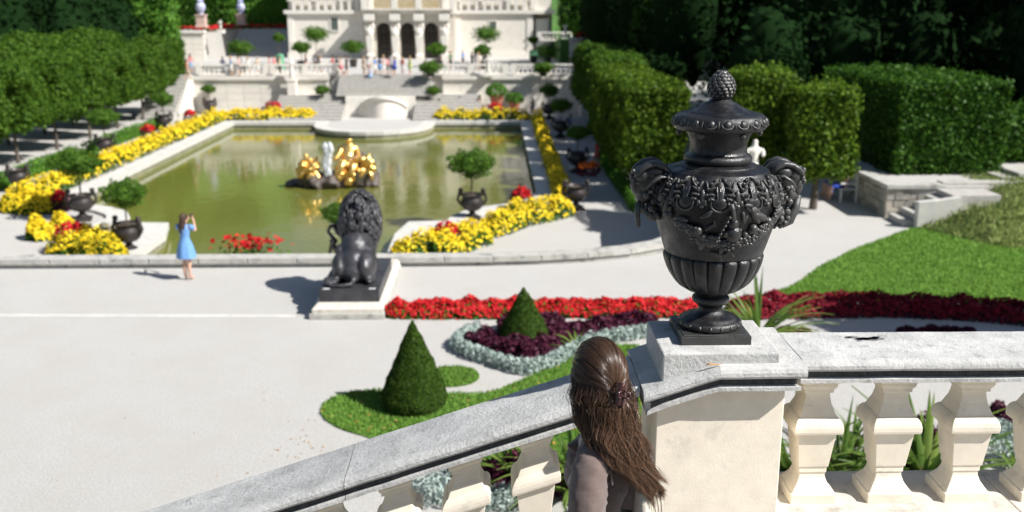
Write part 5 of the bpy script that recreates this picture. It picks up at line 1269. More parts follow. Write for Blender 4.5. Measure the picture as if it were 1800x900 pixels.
for j, s in enumerate(np.linspace(0, 1, 9)):
    z = zs0*(1-s)+(tipz[cidx]+RNG.normal(0, .008, m_))*s
    cx, cy = lanes(uu, cv[cidx], z); mixk = min(1, .25+s*2.2)
    ox_ = root[:, 0]*1.04-.0; oy_ = root[:, 1]
    spread = (.0100*(1-s)**.6+.0050); rx = RNG.normal(0, 1, m_) if j == 0 else rx; ry = RNG.normal(0, 1, m_) if j == 0 else ry
    wv = amp[cidx]*min(1, s*2.0+.15)*np.sin(cph[cidx]+cfr[cidx]*z+rx*.28)
    x = cx*mixk+ox_*(1-mixk)+rx*spread+wv+.035*max(0, s-.72)**1.5*8*(uu > .6)*np.sin(cph[cidx]*.5+.6); y = cy*mixk+oy_*(1-mixk)+ry*spread*.8+wv*.6*np.cos(cph[cidx])
    K.append(np.c_[x, y, z])
K = np.stack(K, 1); strands('long_hair', smooth_cat(K, n_), .00135, tintline(m_, n_, .6, .7, cidx), wo)
# upper hair swept back to the clip, then falling in waves
m_ = 4200; v = RNG.normal(0, 1, (m_*4, 3)); v /= np.linalg.norm(v, axis=1)[:, None]
v = v[(v[:, 2] > -.25) & ((v[:, 0] < .80) | (v[:, 2] > .35)) & (v[:, 0]*.5+v[:, 2] > -.35)][:m_]; m_ = len(v)
K = [];  lay = RNG.uniform(1.0, 1.055, m_)
gid = (np.arctan2(v[:, 1], v[:, 2]+.3)*9).astype(int)
for s in np.linspace(0, 1, 8):
    s2 = s**1.15; dd = v*(1-s2)+clip_d[None]*s2; dd[:, 2] += .22*np.sin(PI*s)*(v[:, 2] > .0)*(1-abs(v[:, 1])); L_ = np.linalg.norm(dd, axis=1)[:, None]; dd = dd/L_
    bumpv = 1+.022*np.sin(gid*2.4)*math.sin(PI*s)+.03*s
    K.append(loc2w(dd, (lay*bumpv)[:, None]))
cp = K[-1].copy(); nc = 20; cidx = RNG.integers(0, nc, m_); cph = RNG.uniform(0, 2*PI, nc); cfr = RNG.uniform(27, 40, nc); amp = RNG.uniform(.014, .027, nc); cl_u = np.linspace(.42, 1.0, nc); tz = np.interp(cl_u, [.42, .7, 1], [4.86, 4.775, 4.80])+RNG.normal(0, .015, nc)
rx = RNG.normal(0, 1, m_); ry = RNG.normal(0, 1, m_)
for s in np.linspace(.12, 1, 8):
    z = 5.15*(1-s)+tz[cidx]*s; cx, cy = lanes(cl_u[cidx], 1.12, z); k = min(1, .2+s*1.6)
    wv = amp[cidx]*min(1, s*2)*np.sin(cph[cidx]+cfr[cidx]*z+rx*.28)
    x = cp[:, 0]*(1-k)+cx*k+rx*(.012*(1-s)**.5+.0055)+wv; y = (cp[:, 1]-.012)*(1-k)+(cy-.01)*k+ry*.006+wv*.5; K.append(np.c_[x, y, z+0*x])
K = np.stack(K, 1); tn = tintline(m_, 44, .65, .7, cidx); strands('swept_back_hair', smooth_cat(K, 44), .00125, tn, wo)
# flyaways
m_ = 420; u = RNG.uniform(0, 1, m_); K = []
rx = RNG.normal(0, 1, m_); ph = RNG.uniform(0, 6, m_)
for s in np.linspace(0, 1, 7):
    z = 5.12*(1-s)+s*RNG.uniform(4.77, 4.95); cx, cy = lanes(u, 1.15, z+0*u); K.append(np.c_[cx+rx*.012*(.5+s)+.012*np.sin(ph+s*7)+.03*s**3*(u > .6), cy-.01*abs(rx), z+0*u+.02*s*s*(u > .7)])
strands('loose_hair', smooth_cat(np.stack(K, 1), 26), .0008, tintline(m_, 26, .9, .9), wo)
# claw clip
cpos = Vector(loc2w(clip_d[None], 1.20)[0])+Vector((.010, -.010, .0)); nrm = Vector((.25, -.95, .15)).normalized(); upc = Vector((.16, .05, .98)); upc = (upc-nrm*upc.dot(nrm)).normalized(); sd = upc.cross(nrm)
Rc = Matrix((sd, nrm, upc)).transposed()
cl = thing('hair_claw_clip', 'brown plastic claw clip holding back the wavy hair', 'hair clip', (WX+cpos.x, WY+cpos.y, cpos.z))
for s in (-1, 1):
    q = M(); N_ = 7
    for i in range(N_):
        t0 = -.044+.088*i/N_; 
    sec = []
    for k in range(7): t = k/6; sec.append((s*(.003+.017*math.sin(t*PI*.62)), .016-.034*t**1.5))
    for k in range(6):
        a, b = sec[k], sec[k+1]
        for (u0, u1) in (((-.043, .043),) if k < 3 else tuple((-.043+.0125*j, -.043+.0125*j+.008) for j in range(7))):
            th_ = .0022; q.box(0, 1, 0, 1, 0, 1); base = q.v[-8:]; q.v = q.v[:-8]
            pts = [(a[0], a[1]), (b[0], b[1]), (b[0]+s*th_, b[1]+th_*.3), (a[0]+s*th_, a[1]+th_*.3)]
            vs = [Rc @ Vector((p[0], p[1], z)) for z in (u0, u1) for p in pts]; f0 = len(q.v); q.v += [tuple(x) for x in vs]; q.f = q.f[:-6]; q.mi = q.mi[:-6]
            q.f += [tuple(f0+i for i in f) for f in ((0, 1, 2, 3), (7, 6, 5, 4), (0, 4, 5, 1), (1, 5, 6, 2), (2, 6, 7, 3), (3, 7, 4, 0))]; q.mi += [0]*6
    jw = q.build('jaw', 'clip_plastic', cl)
for s in (-1, 1):
    q = M(); P = [Rc @ Vector((s*.004, .016, .012)), Rc @ Vector((s*.012, .026, .012)), Rc @ Vector((s*.022, .030, .010))]; q.tube(P, [.003, .003, .003], 6); P = [Rc @ Vector((s*.004, .016, -.012)), Rc @ Vector((s*.012, .026, -.012)), Rc @ Vector((s*.022, .030, -.010))]; q.tube(P, [.003, .003, .003], 6)
    q.tube([Rc @ Vector((s*.022, .030, -.013)), Rc @ Vector((s*.022, .030, .013))], .0035, 6); q.build('grip', 'clip_plastic', cl, smooth=True)
# ================================================================== LION
mat('bronze_lion', (.024, .024, .028), (.07, .069, .075), .40, metal=.25, scale=2.5, bump=.3, bscale=14, spec=.55)
ln = thing('lion_statue', 'dark bronze lion sitting with its back to us on a stone base', 'statue', (-3.06, 20.4, 0))
q = M(); q.box(-.86, .74, -.12, 4.0, 0, .13); q.build('base_step', 'kerb', ln, bevel=.015)
q = M(); q.add([(-.80, -.10, .132), (.72, -.10, .132), (.72, 3.9, .132), (-.80, 3.9, .132), (-.80, -.10, .22), (.72, -.10, .22), (.72, 3.9, .22), (-.80, 3.9, .22), (-.68, .0, .34), (.66, .0, .34), (.66, 3.7, .34), (-.68, 3.7, .34)],
      [(0, 1, 5, 4), (1, 2, 6, 5), (2, 3, 7, 6), (3, 0, 4, 7), (4, 5, 9, 8), (5, 6, 10, 9), (6, 7, 11, 10), (7, 4, 8, 11), (8, 9, 10, 11)]); q.build('stone_base', 'limestone_worn', ln, bevel=.012)
q = M(); q.box(-.65, .63, .05, 2.75, .342, .62); q.build('slab', 'bronze_lion', ln, bevel=.012)
for x in (-.50, .48): q = M(); q.box(x-.07, x+.07, .07, .13, .621, .626); q.build('slab_clamp', 'white_paint', ln)
S0 = Vector((0, 0, .62))
q = M()
def LE(x, y, z, a, b, c, R=None): q.ell((x, y, z), (a, b, c), 18, 12, R=R)
Rx = Matrix.Rotation(math.radians(-32), 3, 'X')
LE(.02, 1.30, 1.22, .40, .62, .42, Rx.inverted()); LE(.04, 1.70, 1.45, .42, .40, .50); LE(0, .82, .98, .36, .38, .36); LE(.02, .62, .84, .30, .25, .24)
LE(.30, .80, .94, .25, .44, .34); LE(-.30, .85, .92, .22, .42, .33)          # haunches
LE(-.36, 1.12, 1.05, .13, .22, .30); LE(.36, 1.12, 1.02, .13, .22, .28)
LE(-.42, .55, .70, .12, .28, .085); LE(.42, .62, .70, .12, .32, .085); LE(-.54, .46, .70, .14, .22, .085)   # hind feet
for s in (-1, 1): q.tube([(s*.27, 1.85, 1.30), (s*.29, 2.05, 1.0), (s*.28, 2.12, .80), (s*.28, 2.25, .70)], [.17, .12, .10, .11], 12); q.ell((s*.28, 2.32, .68), (.12, .17, .07), 12, 8)
q.tube([(-.30, 1.9, 1.35), (-.52, 1.95, 1.45), (-.62, 1.95, 1.62)], [.13, .09, .08], 12)
LE(.02, 2.12, 1.92, .26, .32, .30); LE(.0, 2.40, 1.84, .15, .18, .14); LE(0, 2.42, 1.74, .12, .14, .08)
for s in (-1, 1): q.ell((s*.22, 2.12, 2.18), (.08, .05, .09), 10, 6)
q.tube([(.05, .42, .72), (.0, .22, .68), (-.22, .15, .67), (-.45, .18, .67), (-.56, .30, .68)], [.06, .05, .045, .045, .05], 10)
o = q.build('body', 'bronze_lion', ln); remesh(o, .028, 5); o.scale.x = .92
for v in o.data.vertices: p = v.co; p += v.normal*.014*noise.noise(p*7)
q = M(); rnd = random.Random(8)
for i in range(560):
    u = rnd.uniform(-1, 1); a = rnd.uniform(0, 2*PI); 
    d = Vector((math.cos(a)*math.sqrt(1-u*u), math.sin(a)*math.sqrt(1-u*u), u))
    if d.y > .75: continue
    c = Vector((.05, 1.80, 1.66)); r = Vector((.47, .56, .72)); 
    p = c+Vector((d.x*r.x*(1.0 if u > -.3 else .92), d.y*r.y, d.z*r.z)); dn = Vector((d.x/r.x, d.y/r.y, d.z/r.z)).normalized()
    t = (Vector((rnd.uniform(-.6, .6), 0, -1))); t = (t-dn*t.dot(dn)).normalized(); b = dn.cross(t); L_ = rnd.uniform(.20, .34); w_ = rnd.uniform(.022, .040); P = []
    for k in range(7): f = k/6; P.append(p+t*L_*(f-.4)+b*.055*math.sin(f*5.5+i)+dn*(.02+.045*math.sin(f*PI)))
    q.tube(P, [w_*.5, w_, w_*1.15, w_*1.1, w_*.95, w_*.7, w_*.25], 7)
q.ell((.05, 1.82, 1.66), (.43, .50, .67), 18, 12)
mn = q.build('mane', 'bronze_lion', ln); mn.data.shade_smooth(); mn['kind'] = 'stuff'; mn.scale.x = .90
q = M(); q.tube([(-.50, 1.85, 1.22+.40), (-.64, 1.85, 1.60), (-.70, 1.85, 1.48), (-.62, 1.84, 1.36), (-.54, 1.84, 1.26), (-.60, 1.84, 1.16), (-.56, 1.84, 1.10)], [.05, .045, .04, .045, .06, .05, .04], 8); q.build('scroll', 'bronze_lion', ln, smooth=True)

# ================================================================== GOLDEN FOUNTAIN GROUP
FY = 58.6
def FP(px, py, dy=0): g = GY(px, py, FY+dy); return (g.x-fx, dy, g.z+4.12)
fx = GY(585, 330, FY).x
ft = thing('fountain_group', 'gilded fountain sculpture of a seated woman and cherubs on brown rocks', 'fountain', (fx, FY, -4.12))
q = M(); rnd = random.Random(2)
for (px, py, r, rz) in ((520, 320, .6, .28), (540, 318, .75, .5), (562, 318, .8, .55), (585, 315, .8, .6), (610, 312, .9, .8), (632, 308, .9, .95), (650, 312, .65, .6), (545, 310, .7, .8), (625, 290, .7, .9), (640, 300, .6, .8), (600, 318, .8, .5), (508, 324, .3, .15), (660, 316, .3, .3)):
    p = FP(px, py, rnd.uniform(-.3, .5)); q.ell((p[0], p[1], max(.1, p[2]-.1)), (r, r*1.3, rz), 12, 8, nz=.5, ns=2.2)
o = q.build('rocks', 'rock', ft); remesh(o, .09, 1)
def gold(name, J, E, root, parent=ft): return skinmesh(name, J, E, root, ['gold'], parent, 1)
h = FP(612, 243); n0 = FP(613, 252); c_ = FP(613, 262); w_ = FP(612, 276); hip = FP(615, 287); kn = FP(600, 290, -.9); fo = FP(598, 305, -1.0); kn2 = FP(622, 292, -.9); fo2 = FP(616, 309, -1.1)
J = {'h2': (h, .34), 'h': (FP(613, 248), .26), 'n': (n0, .13), 'c': (c_, (.50, .36)), 'w': (w_, (.42, .34)), 'p': (hip, (.62, .5)), 'k': (kn, .24), 'f': (fo, .14), 'k2': (kn2, .24), 'f2': (fo2, .14), 'sl': (FP(601, 259), .22), 'el': (FP(596, 272, -.3), .17), 'hl': (FP(586, 282, -.6), .10), 'sr': (FP(625, 259), .22), 'er': (FP(630, 272), .18), 'hr': (FP(634, 284, -.1), .12)}
gold('seated_figure', J, [('h2', 'h'), ('h', 'n'), ('n', 'c'), ('c', 'w'), ('w', 'p'), ('p', 'k'), ('k', 'f'), ('p', 'k2'), ('k2', 'f2'), ('c', 'sl'), ('sl', 'el'), ('el', 'hl'), ('c', 'sr'), ('sr', 'er'), ('er', 'hr')], 'p')
def cherub(px, py, s, lean, nm='cherub'):
    p = Vector(FP(px, py, -.5)); u = s
    J = {'h': (p+Vector((lean*.5, 0, .78))*u, .19*u), 'n': (p+Vector((lean*.3, 0, .56))*u, .09*u), 'c': (p+Vector((lean*.2, 0, .38))*u, .2*u), 'p': (p, .2*u), 'a': (p+Vector((-.28, -.2, .40))*u, .11*u), 'b': (p+Vector((.30, -.2, .50))*u, .11*u), 'l': (p+Vector((-.22, -.3, -.2))*u, .15*u), 'l2': (p+Vector((-.36, -.3, -.42))*u, .10*u), 'r': (p+Vector((.25, -.3, -.28))*u, .12*u), 'r2': (p+Vector((.3, -.3, -.6))*u, .07*u)}
    gold(nm, J, [('h', 'n'), ('n', 'c'), ('c', 'p'), ('c', 'a'), ('c', 'b'), ('p', 'l'), ('l', 'l2'), ('p', 'r'), ('r', 'r2')], 'p')
cherub(540, 296, 1.15, -.1); cherub(553, 300, 1.1, .3); cherub(607, 305, 1.0, -.2); cherub(645, 296, 1.15, .3); cherub(620, 308, .85, .1)
q = M()
for i in range(130):
    px = rnd.choice([rnd.uniform(528, 560), rnd.uniform(592, 632), rnd.uniform(625, 655)]); py = rnd.uniform(288, 312) if px < 600 else rnd.uniform(284, 320) if px < 625 else rnd.uniform(278, 304); p = FP(px, py, rnd.uniform(-.9, -.3)); q.ell(p, (rnd.uniform(.12, .32), .2, rnd.uniform(.10, .28)), 8, 6, nz=.3)
q.build('gilded_drapery', 'gold', ft, smooth=True)['kind'] = 'stuff'
mj = mat('foam', (.75, .78, .82), rough=.35); nb = mj.node_tree; b_ = nb.nodes['Principled BSDF']; b_.inputs['Alpha'].default_value = .75
q = M()
for i in range(60): t = i/60; p = FP(577-3*math.sin(t*3)+rnd.uniform(-1, 1)*(2.5+4.5*t), 312-56*t, -.8); q.ell(p, (rnd.uniform(.08, .2), .16, rnd.uniform(.15, .35)), 7, 5, nz=.3)
tag(q.build('water_jet', 'foam', smooth=True, loc=(fx, FY, -4.12)), 'short white foaming water jet rising between the gilded figures', 'water jet')

# ================================================================== PEOPLE
CL = dict(pink=(.75, .22, .25), orange=(.8, .3, .15), white=(.75, .75, .72), beige=(.6, .5, .38), blue=(.12, .3, .65), lightblue=(.3, .5, .8), navy=(.02, .04, .12), black=(.015, .015, .018), grey=(.25, .25, .27), red=(.5, .03, .03), lime=(.5, .65, .2), royal=(.02, .06, .4), jean=(.1, .16, .3), green=(.05, .2, .1), rose=(.6, .35, .35), skin=(.55, .33, .23))
for k, v in CL.items(): mat('cloth_'+k, v, rough=.85)
mat('hair_brown', (.05, .025, .015), rough=.6); mat('hair_blond', (.35, .22, .1), rough=.6); mat('hair_black', (.012, .01, .009), rough=.5); mat('hair_grey', (.4, .4, .4), rough=.6)
def person_proto(pose):
    J = {'pel': ((0, 0, .93), (.15, .10)), 'wai': ((0, .0, 1.08), (.125, .09)), 'che': ((0, 0, 1.28), (.155, .11)), 'nk': ((0, 0, 1.43), .055), 'h0': ((0, .01, 1.52), .075), 'h1': ((0, .01, 1.61), .095), 'h2': ((0, 0, 1.69), .06)}
    E = [('pel', 'wai'), ('wai', 'che'), ('che', 'nk'), ('nk', 'h0'), ('h0', 'h1'), ('h1', 'h2')]
    for s, n in ((-1, 'L'), (1, 'R')):
        st_ = .12*s if pose == 'walk' else 0
        if pose == 'sit': J['hp'+n] = ((s*.09, .05, .90), .09); J['kn'+n] = ((s*.12, .46, .92), .065); J['an'+n] = ((s*.12, .50, .50), .042); J['to'+n] = ((s*.12, .62, .46), .035)
        else: J['hp'+n] = ((s*.09, 0, .86), .09); J['kn'+n] = ((s*.10, st_+.03, .48), .062); J['an'+n] = ((s*.10, st_*1.8, .08), .04); J['to'+n] = ((s*.11, st_*1.8+.13, .035), .035)
        J['sh'+n] = ((s*.18, 0, 1.38), .05)
        if pose == 'photo': J['el'+n] = ((s*.22, .2, 1.22), .04); J['wr'+n] = ((s*.08, .3, 1.46), .028)
        elif pose == 'lean': J['el'+n] = ((s*.24, .12, 1.14), .04); J['wr'+n] = ((s*.14, .34, 1.05), .028)
        else: J['el'+n] = ((s*.24, -st_*.5-.02, 1.12), .04); J['wr'+n] = ((s*.25, .08-st_, .88), .028)
        J['ha'+n] = (tuple(Vector(J['wr'+n][0])+Vector((0, .03, -.08 if pose not in ('photo',) else .07))), .03)
        E += [('pel', 'hp'+n), ('hp'+n, 'kn'+n), ('kn'+n, 'an'+n), ('an'+n, 'to'+n), ('che', 'sh'+n), ('sh'+n, 'el'+n), ('el'+n, 'wr'+n), ('wr'+n, 'ha'+n)]
    return J, E
PROT = {}
def make_proto(pose, dress=False):
    J, E = person_proto(pose); t = thing('person', '', 'person'); b = skinmesh('body', J, E, 'pel', ['cloth_skin', 'cloth_white', 'cloth_navy'], t, 1)
    me = b.data
    for p in me.polygons:
        c = p.center; mi = 0
        if c.z < 1.40 and c.z > .97 and (abs(c.x) < .21 or c.z > 1.22) and c.y < .17: mi = 1
        elif (pose != 'sit' and .5 < c.z <= .97 and abs(c.x) < .21) or (pose == 'sit' and c.z <= .97 and c.y < .45 and abs(c.x) < .21): mi = 2
        p.material_index = mi
    q = M(); q.ell((0, -.015, 1.645), (.100, .112, .10), 12, 8); q.ell((0, -.07, 1.52), (.085, .06, .12), 10, 6); h_ = q.build('hair', 'hair_brown', t, smooth=True); remesh(h_, .02, 1)
    q = M(); 
    if pose != 'sit': q.lathe([(.14, 1.0), (.17, .9), (.21, .62), (.20, .62), (.1, .95)], 14, rf=lambda r, z, a: r*(1+.05*math.sin(5*a)), cap=False); sk_ = q.build('skirt', 'cloth_navy', t, smooth=True)
    for c in kids(t):
        for sl_ in c.material_slots: m_ = sl_.material; sl_.link = 'OBJECT'; sl_.material = m_
    PROT[pose] = t
for p_ in ('stand', 'walk', 'photo', 'lean', 'sit'): make_proto(p_)
TRS = {k: tree_of(v) for k, v in PROT.items()}
def person(label, loc, top, bottom, hair='brown', pose='stand', rz=0, dress=False, h=1.0, group='visitors at the palace', skirt=False):
    c = copy_tree(TRS[pose]); c.location = loc; c.rotation_euler.z = rz; c.scale = (h, h, h); c['label'] = label
    if group: c['group'] = group
    for k in kids(c):
        n_ = k.name.split('.')[0]
        if n_ == 'body':
            k.material_slots[1].material = MATS['cloth_'+top]; k.material_slots[2].material = MATS['cloth_'+bottom]
        elif n_ == 'hair': k.material_slots[0].material = MATS['hair_'+hair]
        elif n_ == 'skirt':
            if skirt or dress: k.material_slots[0].material = MATS['cloth_'+(top if dress else bottom)]
            else: bpy.data.objects.remove(k)
    return c
crowd = [ # px, foot py, top, bottom, hair, pose, skirt, where
 (336, 128, 'pink', 'lightblue', 'brown', 'stand', 0, 'at the left end of the terrace by the hedge'), (330, 141, 'orange', 'beige', 'brown', 'walk', 0, 'lower on the shaded steps at far left'),
 (393, 132, 'navy', 'jean', 'black', 'lean', 0, 'leaning left on the left balustrade'), (407, 133, 'lightblue', 'white', 'blond', 'lean', 0, 'beside the navy one at the left balustrade'), (421, 133, 'rose', 'grey', 'brown', 'stand', 0, 'under the leftmost ball shrub'), (437, 131, 'white', 'white', 'blond', 'stand', 1, 'right of the leftmost ball shrub'),
 (454, 131, 'beige', 'white', 'grey', 'walk', 0, 'midway along the left balustrade'), (474, 130, 'rose', 'black', 'brown', 'stand', 0, 'in the pair near the green bin'), (483, 130, 'pink', 'grey', 'brown', 'stand', 1, 'second of the pair near the green bin'), (493, 132, 'beige', 'navy', 'black', 'lean', 0, 'right of the rose coloured pair'),
 (539, 129, 'black', 'rose', 'brown', 'stand', 0, 'under the ball tree at the left palace wall'), (554, 126, 'grey', 'black', 'black', 'stand', 0, 'by the trunk of the taller left tree'), (564, 130, 'white', 'white', 'blond', 'stand', 1, 'right of the taller left tree'), (586, 130, 'red', 'grey', 'brown', 'lean', 0, 'at the balustrade left of the stair head'), (593, 131, 'black', 'beige', 'black', 'stand', 0, 'beside the red top left of the stair head'),
 (600, 133, 'rose', 'pink', 'blond', 'stand', 1, 'at the left stair post'), (610, 131, 'navy', 'black', 'brown', 'stand', 0, 'tall at the left stair post'), (640, 132, 'beige', 'beige', 'blond', 'stand', 1, 'first at the top of the central steps'), (648, 131, 'white', 'rose', 'brown', 'stand', 0, 'behind the beige one at the central steps'),
 (660, 131, 'blue', 'white', 'brown', 'stand', 0, 'in the crowd before the left arch'), (668, 132, 'navy', 'blue', 'black', 'stand', 1, 'in the crowd left of the pink shirt'), (675, 130, 'rose', 'white', 'blond', 'stand', 0, 'half hidden in the crowd'), (682, 132, 'pink', 'black', 'brown', 'stand', 0, 'tall in the middle of the crowd'), (688, 131, 'white', 'navy', 'grey', 'stand', 0, 'between the pink shirt and royal blue dress'), (694, 133, 'royal', 'royal', 'brown', 'stand', 1, 'in a long royal blue dress'),
 (708, 131, 'red', 'white', 'blond', 'stand', 0, 'right of the royal blue dress'), (721, 131, 'lime', 'lime', 'blond', 'stand', 1, 'in lime green right of the crowd'), (749, 130, 'grey', 'black', 'black', 'walk', 0, 'at the right stair post'), (776, 130, 'black', 'black', 'brown', 'lean', 0, 'leaning at the right balustrade'), (792, 122, 'green', 'black', 'black', 'stand', 0, 'small in the distance by the right wall'),
 (814, 118, 'blue', 'black', 'brown', 'walk', 0, 'walking by the right palace wall'), (830, 120, 'navy', 'black', 'black', 'stand', 0, 'beside the tree at the right wall'), (836, 119, 'navy', 'grey', 'grey', 'stand', 0, 'closest to the right tree trunk'), (842, 124, 'white', 'beige', 'blond', 'stand', 0, 'under the ball tree at the right wall')]
for (px, fy, tp, bt_, hr_, ps, sk_, wh) in crowd:
    g = G(px, fy, TZ); person('visitor in %s %s, %s' % (tp, 'dress' if sk_ else 'top', wh), g, tp, bt_, hr_, ps, random.uniform(-2.5, 2.5), skirt=bool(sk_), h=random.uniform(.94, 1.06))
lower = [(403, 196, PZ, 'beige', 'beige', 'blond', 'stand', 'visitor in beige standing below the terrace wall at left'), (415, 197, PZ, 'black', 'jean', 'black', 'stand', 'visitor in black beside the beige one below the terrace wall'), (808, 202, PZ, 'black', 'grey', 'black', 'stand', 'visitor in black at the foot of the right steps'), (822, 200, PZ, 'blue', 'white', 'brown', 'walk', 'visitor in blue at the foot of the right steps'),
         (843, 203, PZ, 'red', 'black', 'brown', 'stand', 'visitor in dark red in the shade right of the steps'), (936, 205, PZ, 'black', 'navy', 'black', 'stand', 'visitor in black by the dark hedge right of the far pool corner'), (1003, 240, PZ, 'blue', 'white', 'brown', 'walk', 'visitor in a blue top walking the shaded right path'), (1034, 228, PZ, 'white', 'lightblue', 'blond', 'walk', 'visitor in white farther along the shaded right path'), (1049, 292, PZ, 'red', 'red', 'brown', 'walk', 'visitor in dark red on the right path nearest the urn'),
         (606, 158, -1.6, 'rose', 'black', 'brown', 'walk', 'visitor in black shorts descending beside the central steps'), (651, 148, -1.0, 'lightblue', 'lightblue', 'blond', 'stand', 'visitor in a light blue dress on the central steps'), (1128, 112, .3, 'black', 'white', 'brown', 'walk', 'visitor in black near the ramp right of the palace'), (1118, 110, .3, 'rose', 'grey', 'blond', 'walk', 'visitor in rose near the ramp right of the palace'), (1140, 114, .3, 'white', 'lightblue', 'brown', 'walk', 'visitor in white by the dark trees right of the palace')]
for (px, fy, z, tp, bt_, hr_, ps, lb) in lower: person(lb, G(px, fy, z), tp, bt_, hr_, ps, random.uniform(-2.5, 2.5), skirt=lb.find('dress') > 0, group='visitors in the garden')
# bench with two sitters
bn = thing('garden_bench', 'white wooden garden bench in the shade by the stone wall', 'bench', (11.95, 33.4, 0), -PI/2, None)
def bb(name, *b, par=bn): q = M(); q.box(*b); return q.build(name, 'white_paint', par, bevel=.005)
for k in range(4): bb('seat_slat', -.75, .75, -.28+.14*k, -.17+.14*k, .42, .45)
for k in range(9): bb('back_slat', -.70+.165*k, -.62+.165*k, .27, .30, .50, .90)
bb('top_rail', -.75, .75, .26, .31, .905, .98)
for x in (-.75, .69): 
    for y in (-.28, .24): bb('leg', x, x+.06, y, y+.06, 0, .418 if y < 0 else .9)
    bb('armrest', x-.01, x+.07, -.30, .24, .62, .66)
for x, tp, hr_, lb in ((-.35, 'rose', 'brown', 'person in rose sitting at the left of the white bench'), (.2, 'blue', 'brown', 'person in blue sitting at the right of the white bench')):
    person(lb, (11.93, 33.4+x, -.42), tp, 'royal', hr_, 'sit', PI/2, group=None)
for t in TRS.values():
    for k in t[1]: bpy.data.objects.remove(k[0])
    bpy.data.objects.remove(t[0])
# woman in the blue dress taking a photograph
mat('dress_blue', (.12, .27, .55), (.17, .34, .64), .85, scale=8, bump=.4, bscale=25)
ww = thing('person', 'woman in a short blue dress photographing the pool, standing at the kerb', 'person', G(331, 492, 0), -.25)
J = {'pel': ((0, 0, .90), (.135, .10)), 'wai': ((0, 0, 1.05), (.10, .08)), 'che': ((0, 0, 1.24), (.13, .095)), 'nk': ((0, .01, 1.385), .045), 'h0': ((0, .02, 1.46), .062), 'h1': ((0, .02, 1.545), .080), 'h2': ((0, .01, 1.61), .05)}
E = [('pel', 'wai'), ('wai', 'che'), ('che', 'nk'), ('nk', 'h0'), ('h0', 'h1'), ('h1', 'h2')]
for s, n in ((-1, 'L'), (1, 'R')):
    J['hp'+n] = ((s*.075, 0, .83), .085); J['kn'+n] = ((s*.065, .01, .46), .052); J['cf'+n] = ((s*.065, -.02, .32), .050); J['an'+n] = ((s*.06, 0, .08), .034); J['to'+n] = ((s*.075, .13, .03), .03); J['sh'+n] = ((s*.155, 0, 1.335), .042)
    J['el'+n] = ((s*(.20), .16, 1.20), .033); J['wr'+n] = ((s*.10, .29, 1.40), .024); J['pa'+n] = ((s*.065, .32, 1.46), (.03, .016))
    E += [('pel', 'hp'+n), ('hp'+n, 'kn'+n), ('kn'+n, 'cf'+n), ('cf'+n, 'an'+n), ('an'+n, 'to'+n), ('che', 'sh'+n), ('sh'+n, 'el'+n), ('el'+n, 'wr'+n), ('wr'+n, 'pa'+n)]
    for k in range(4): J['g%s%d' % (n, k)] = ((s*(.045-.004*k), .335, 1.545-.018*k), .008); E.append(('pa'+n, 'g%s%d' % (n, k)))
skinmesh('body', J, E, 'pel', ['skin'], ww, 2)
q = M(); q.lathe([(.245, .57), (.235, .64), (.215, .74), (.175, .90), (.118, 1.04), (.112, 1.08), (.135, 1.18), (.150, 1.26), (.145, 1.32), (.10, 1.375), (.07, 1.385)], 28, rf=lambda r, z, a: r*(1-.22*abs(math.sin(a))*(1 if z > .9 else .5))*(1+(.05*math.sin(a*7) if z < .85 else 0)), cap=False)
q.build('dress', 'dress_blue', ww, smooth=True)
for s in (-1, 1): q = M(); q.tube([(s*.12, .01, 1.335), (s*.175, .03, 1.325), (s*.205, .075, 1.27)], [.062, .066, .060], 12); q.build('sleeve', 'dress_blue', ww, smooth=True)
q = M(); q.ell((0, .0, 1.56), (.088, .10, .095), 14, 10); q.ell((0, -.055, 1.45), (.088, .055, .13), 12, 8); q.ell((-.01, -.085, 1.33), (.095, .04, .13), 12, 8); q.ell((-.02, -.09, 1.25), (.07, .03, .10), 10, 8)
o = q.build('hair', 'hair_brown', ww); remesh(o, .016, 2)
for v in o.data.vertices: p = v.co; p += v.normal*.009*math.sin(p.x*120+2*noise.noise(p*9))
q = M(); q.box(-.075, .075, .335, .345, 1.49, 1.565); tag(q.build('phone', 'clip_plastic'), 'dark phone held up by the woman in the blue dress', 'phone'); ph = bpy.data.objects['phone']; ph.location = ww.location; ph.rotation_euler = ww.rotation_euler

# ================================================================== STATUES, VASES, WALLS AT RIGHT
def statue(label, loc, h, ph_, matn='palace_trim', pw=.4, group=None):
    t = thing('statue', label, 'statue', loc, 0, group)
    q = M(); q.sq([(pw*1.15, 0), (pw*1.15, .15), (pw, .2), (pw, ph_-.2), (pw*1.15, ph_-.12), (pw*1.15, ph_)]); q.build('pedestal', matn, t, bevel=.02)
    k = h/1.8; J = {'a': ((0, 0, ph_+.05), .22*k), 'b': ((.02, 0, ph_+.5*k), .20*k), 'p': ((0, 0, ph_+.9*k), (.2*k, .16*k)), 'c': ((.02, 0, ph_+1.28*k), (.21*k, .14*k)), 'n': ((.02, 0, ph_+1.48*k), .07*k), 'h': ((.03, 0, ph_+1.66*k), .12*k), 'l': ((-.25*k, -.05, ph_+1.3*k), .07*k), 'l2': ((-.32*k, -.15, ph_+1.0*k), .06*k), 'r': ((.28*k, -.05, ph_+1.3*k), .07*k), 'r2': ((.25*k, -.22, ph_+1.1*k), .06*k)}
    skinmesh('figure', J, [('a', 'b'), ('b', 'p'), ('p', 'c'), ('c', 'n'), ('n', 'h'), ('c', 'l'), ('l', 'l2'), ('c', 'r'), ('r', 'r2')], 'p', [matn], t, 1); return t
g = GY(515, 175, 93.4); statue('white statue on a tall pedestal left of the central palace steps', (g.x, 93.4, PZ), 2.1, 3.2)
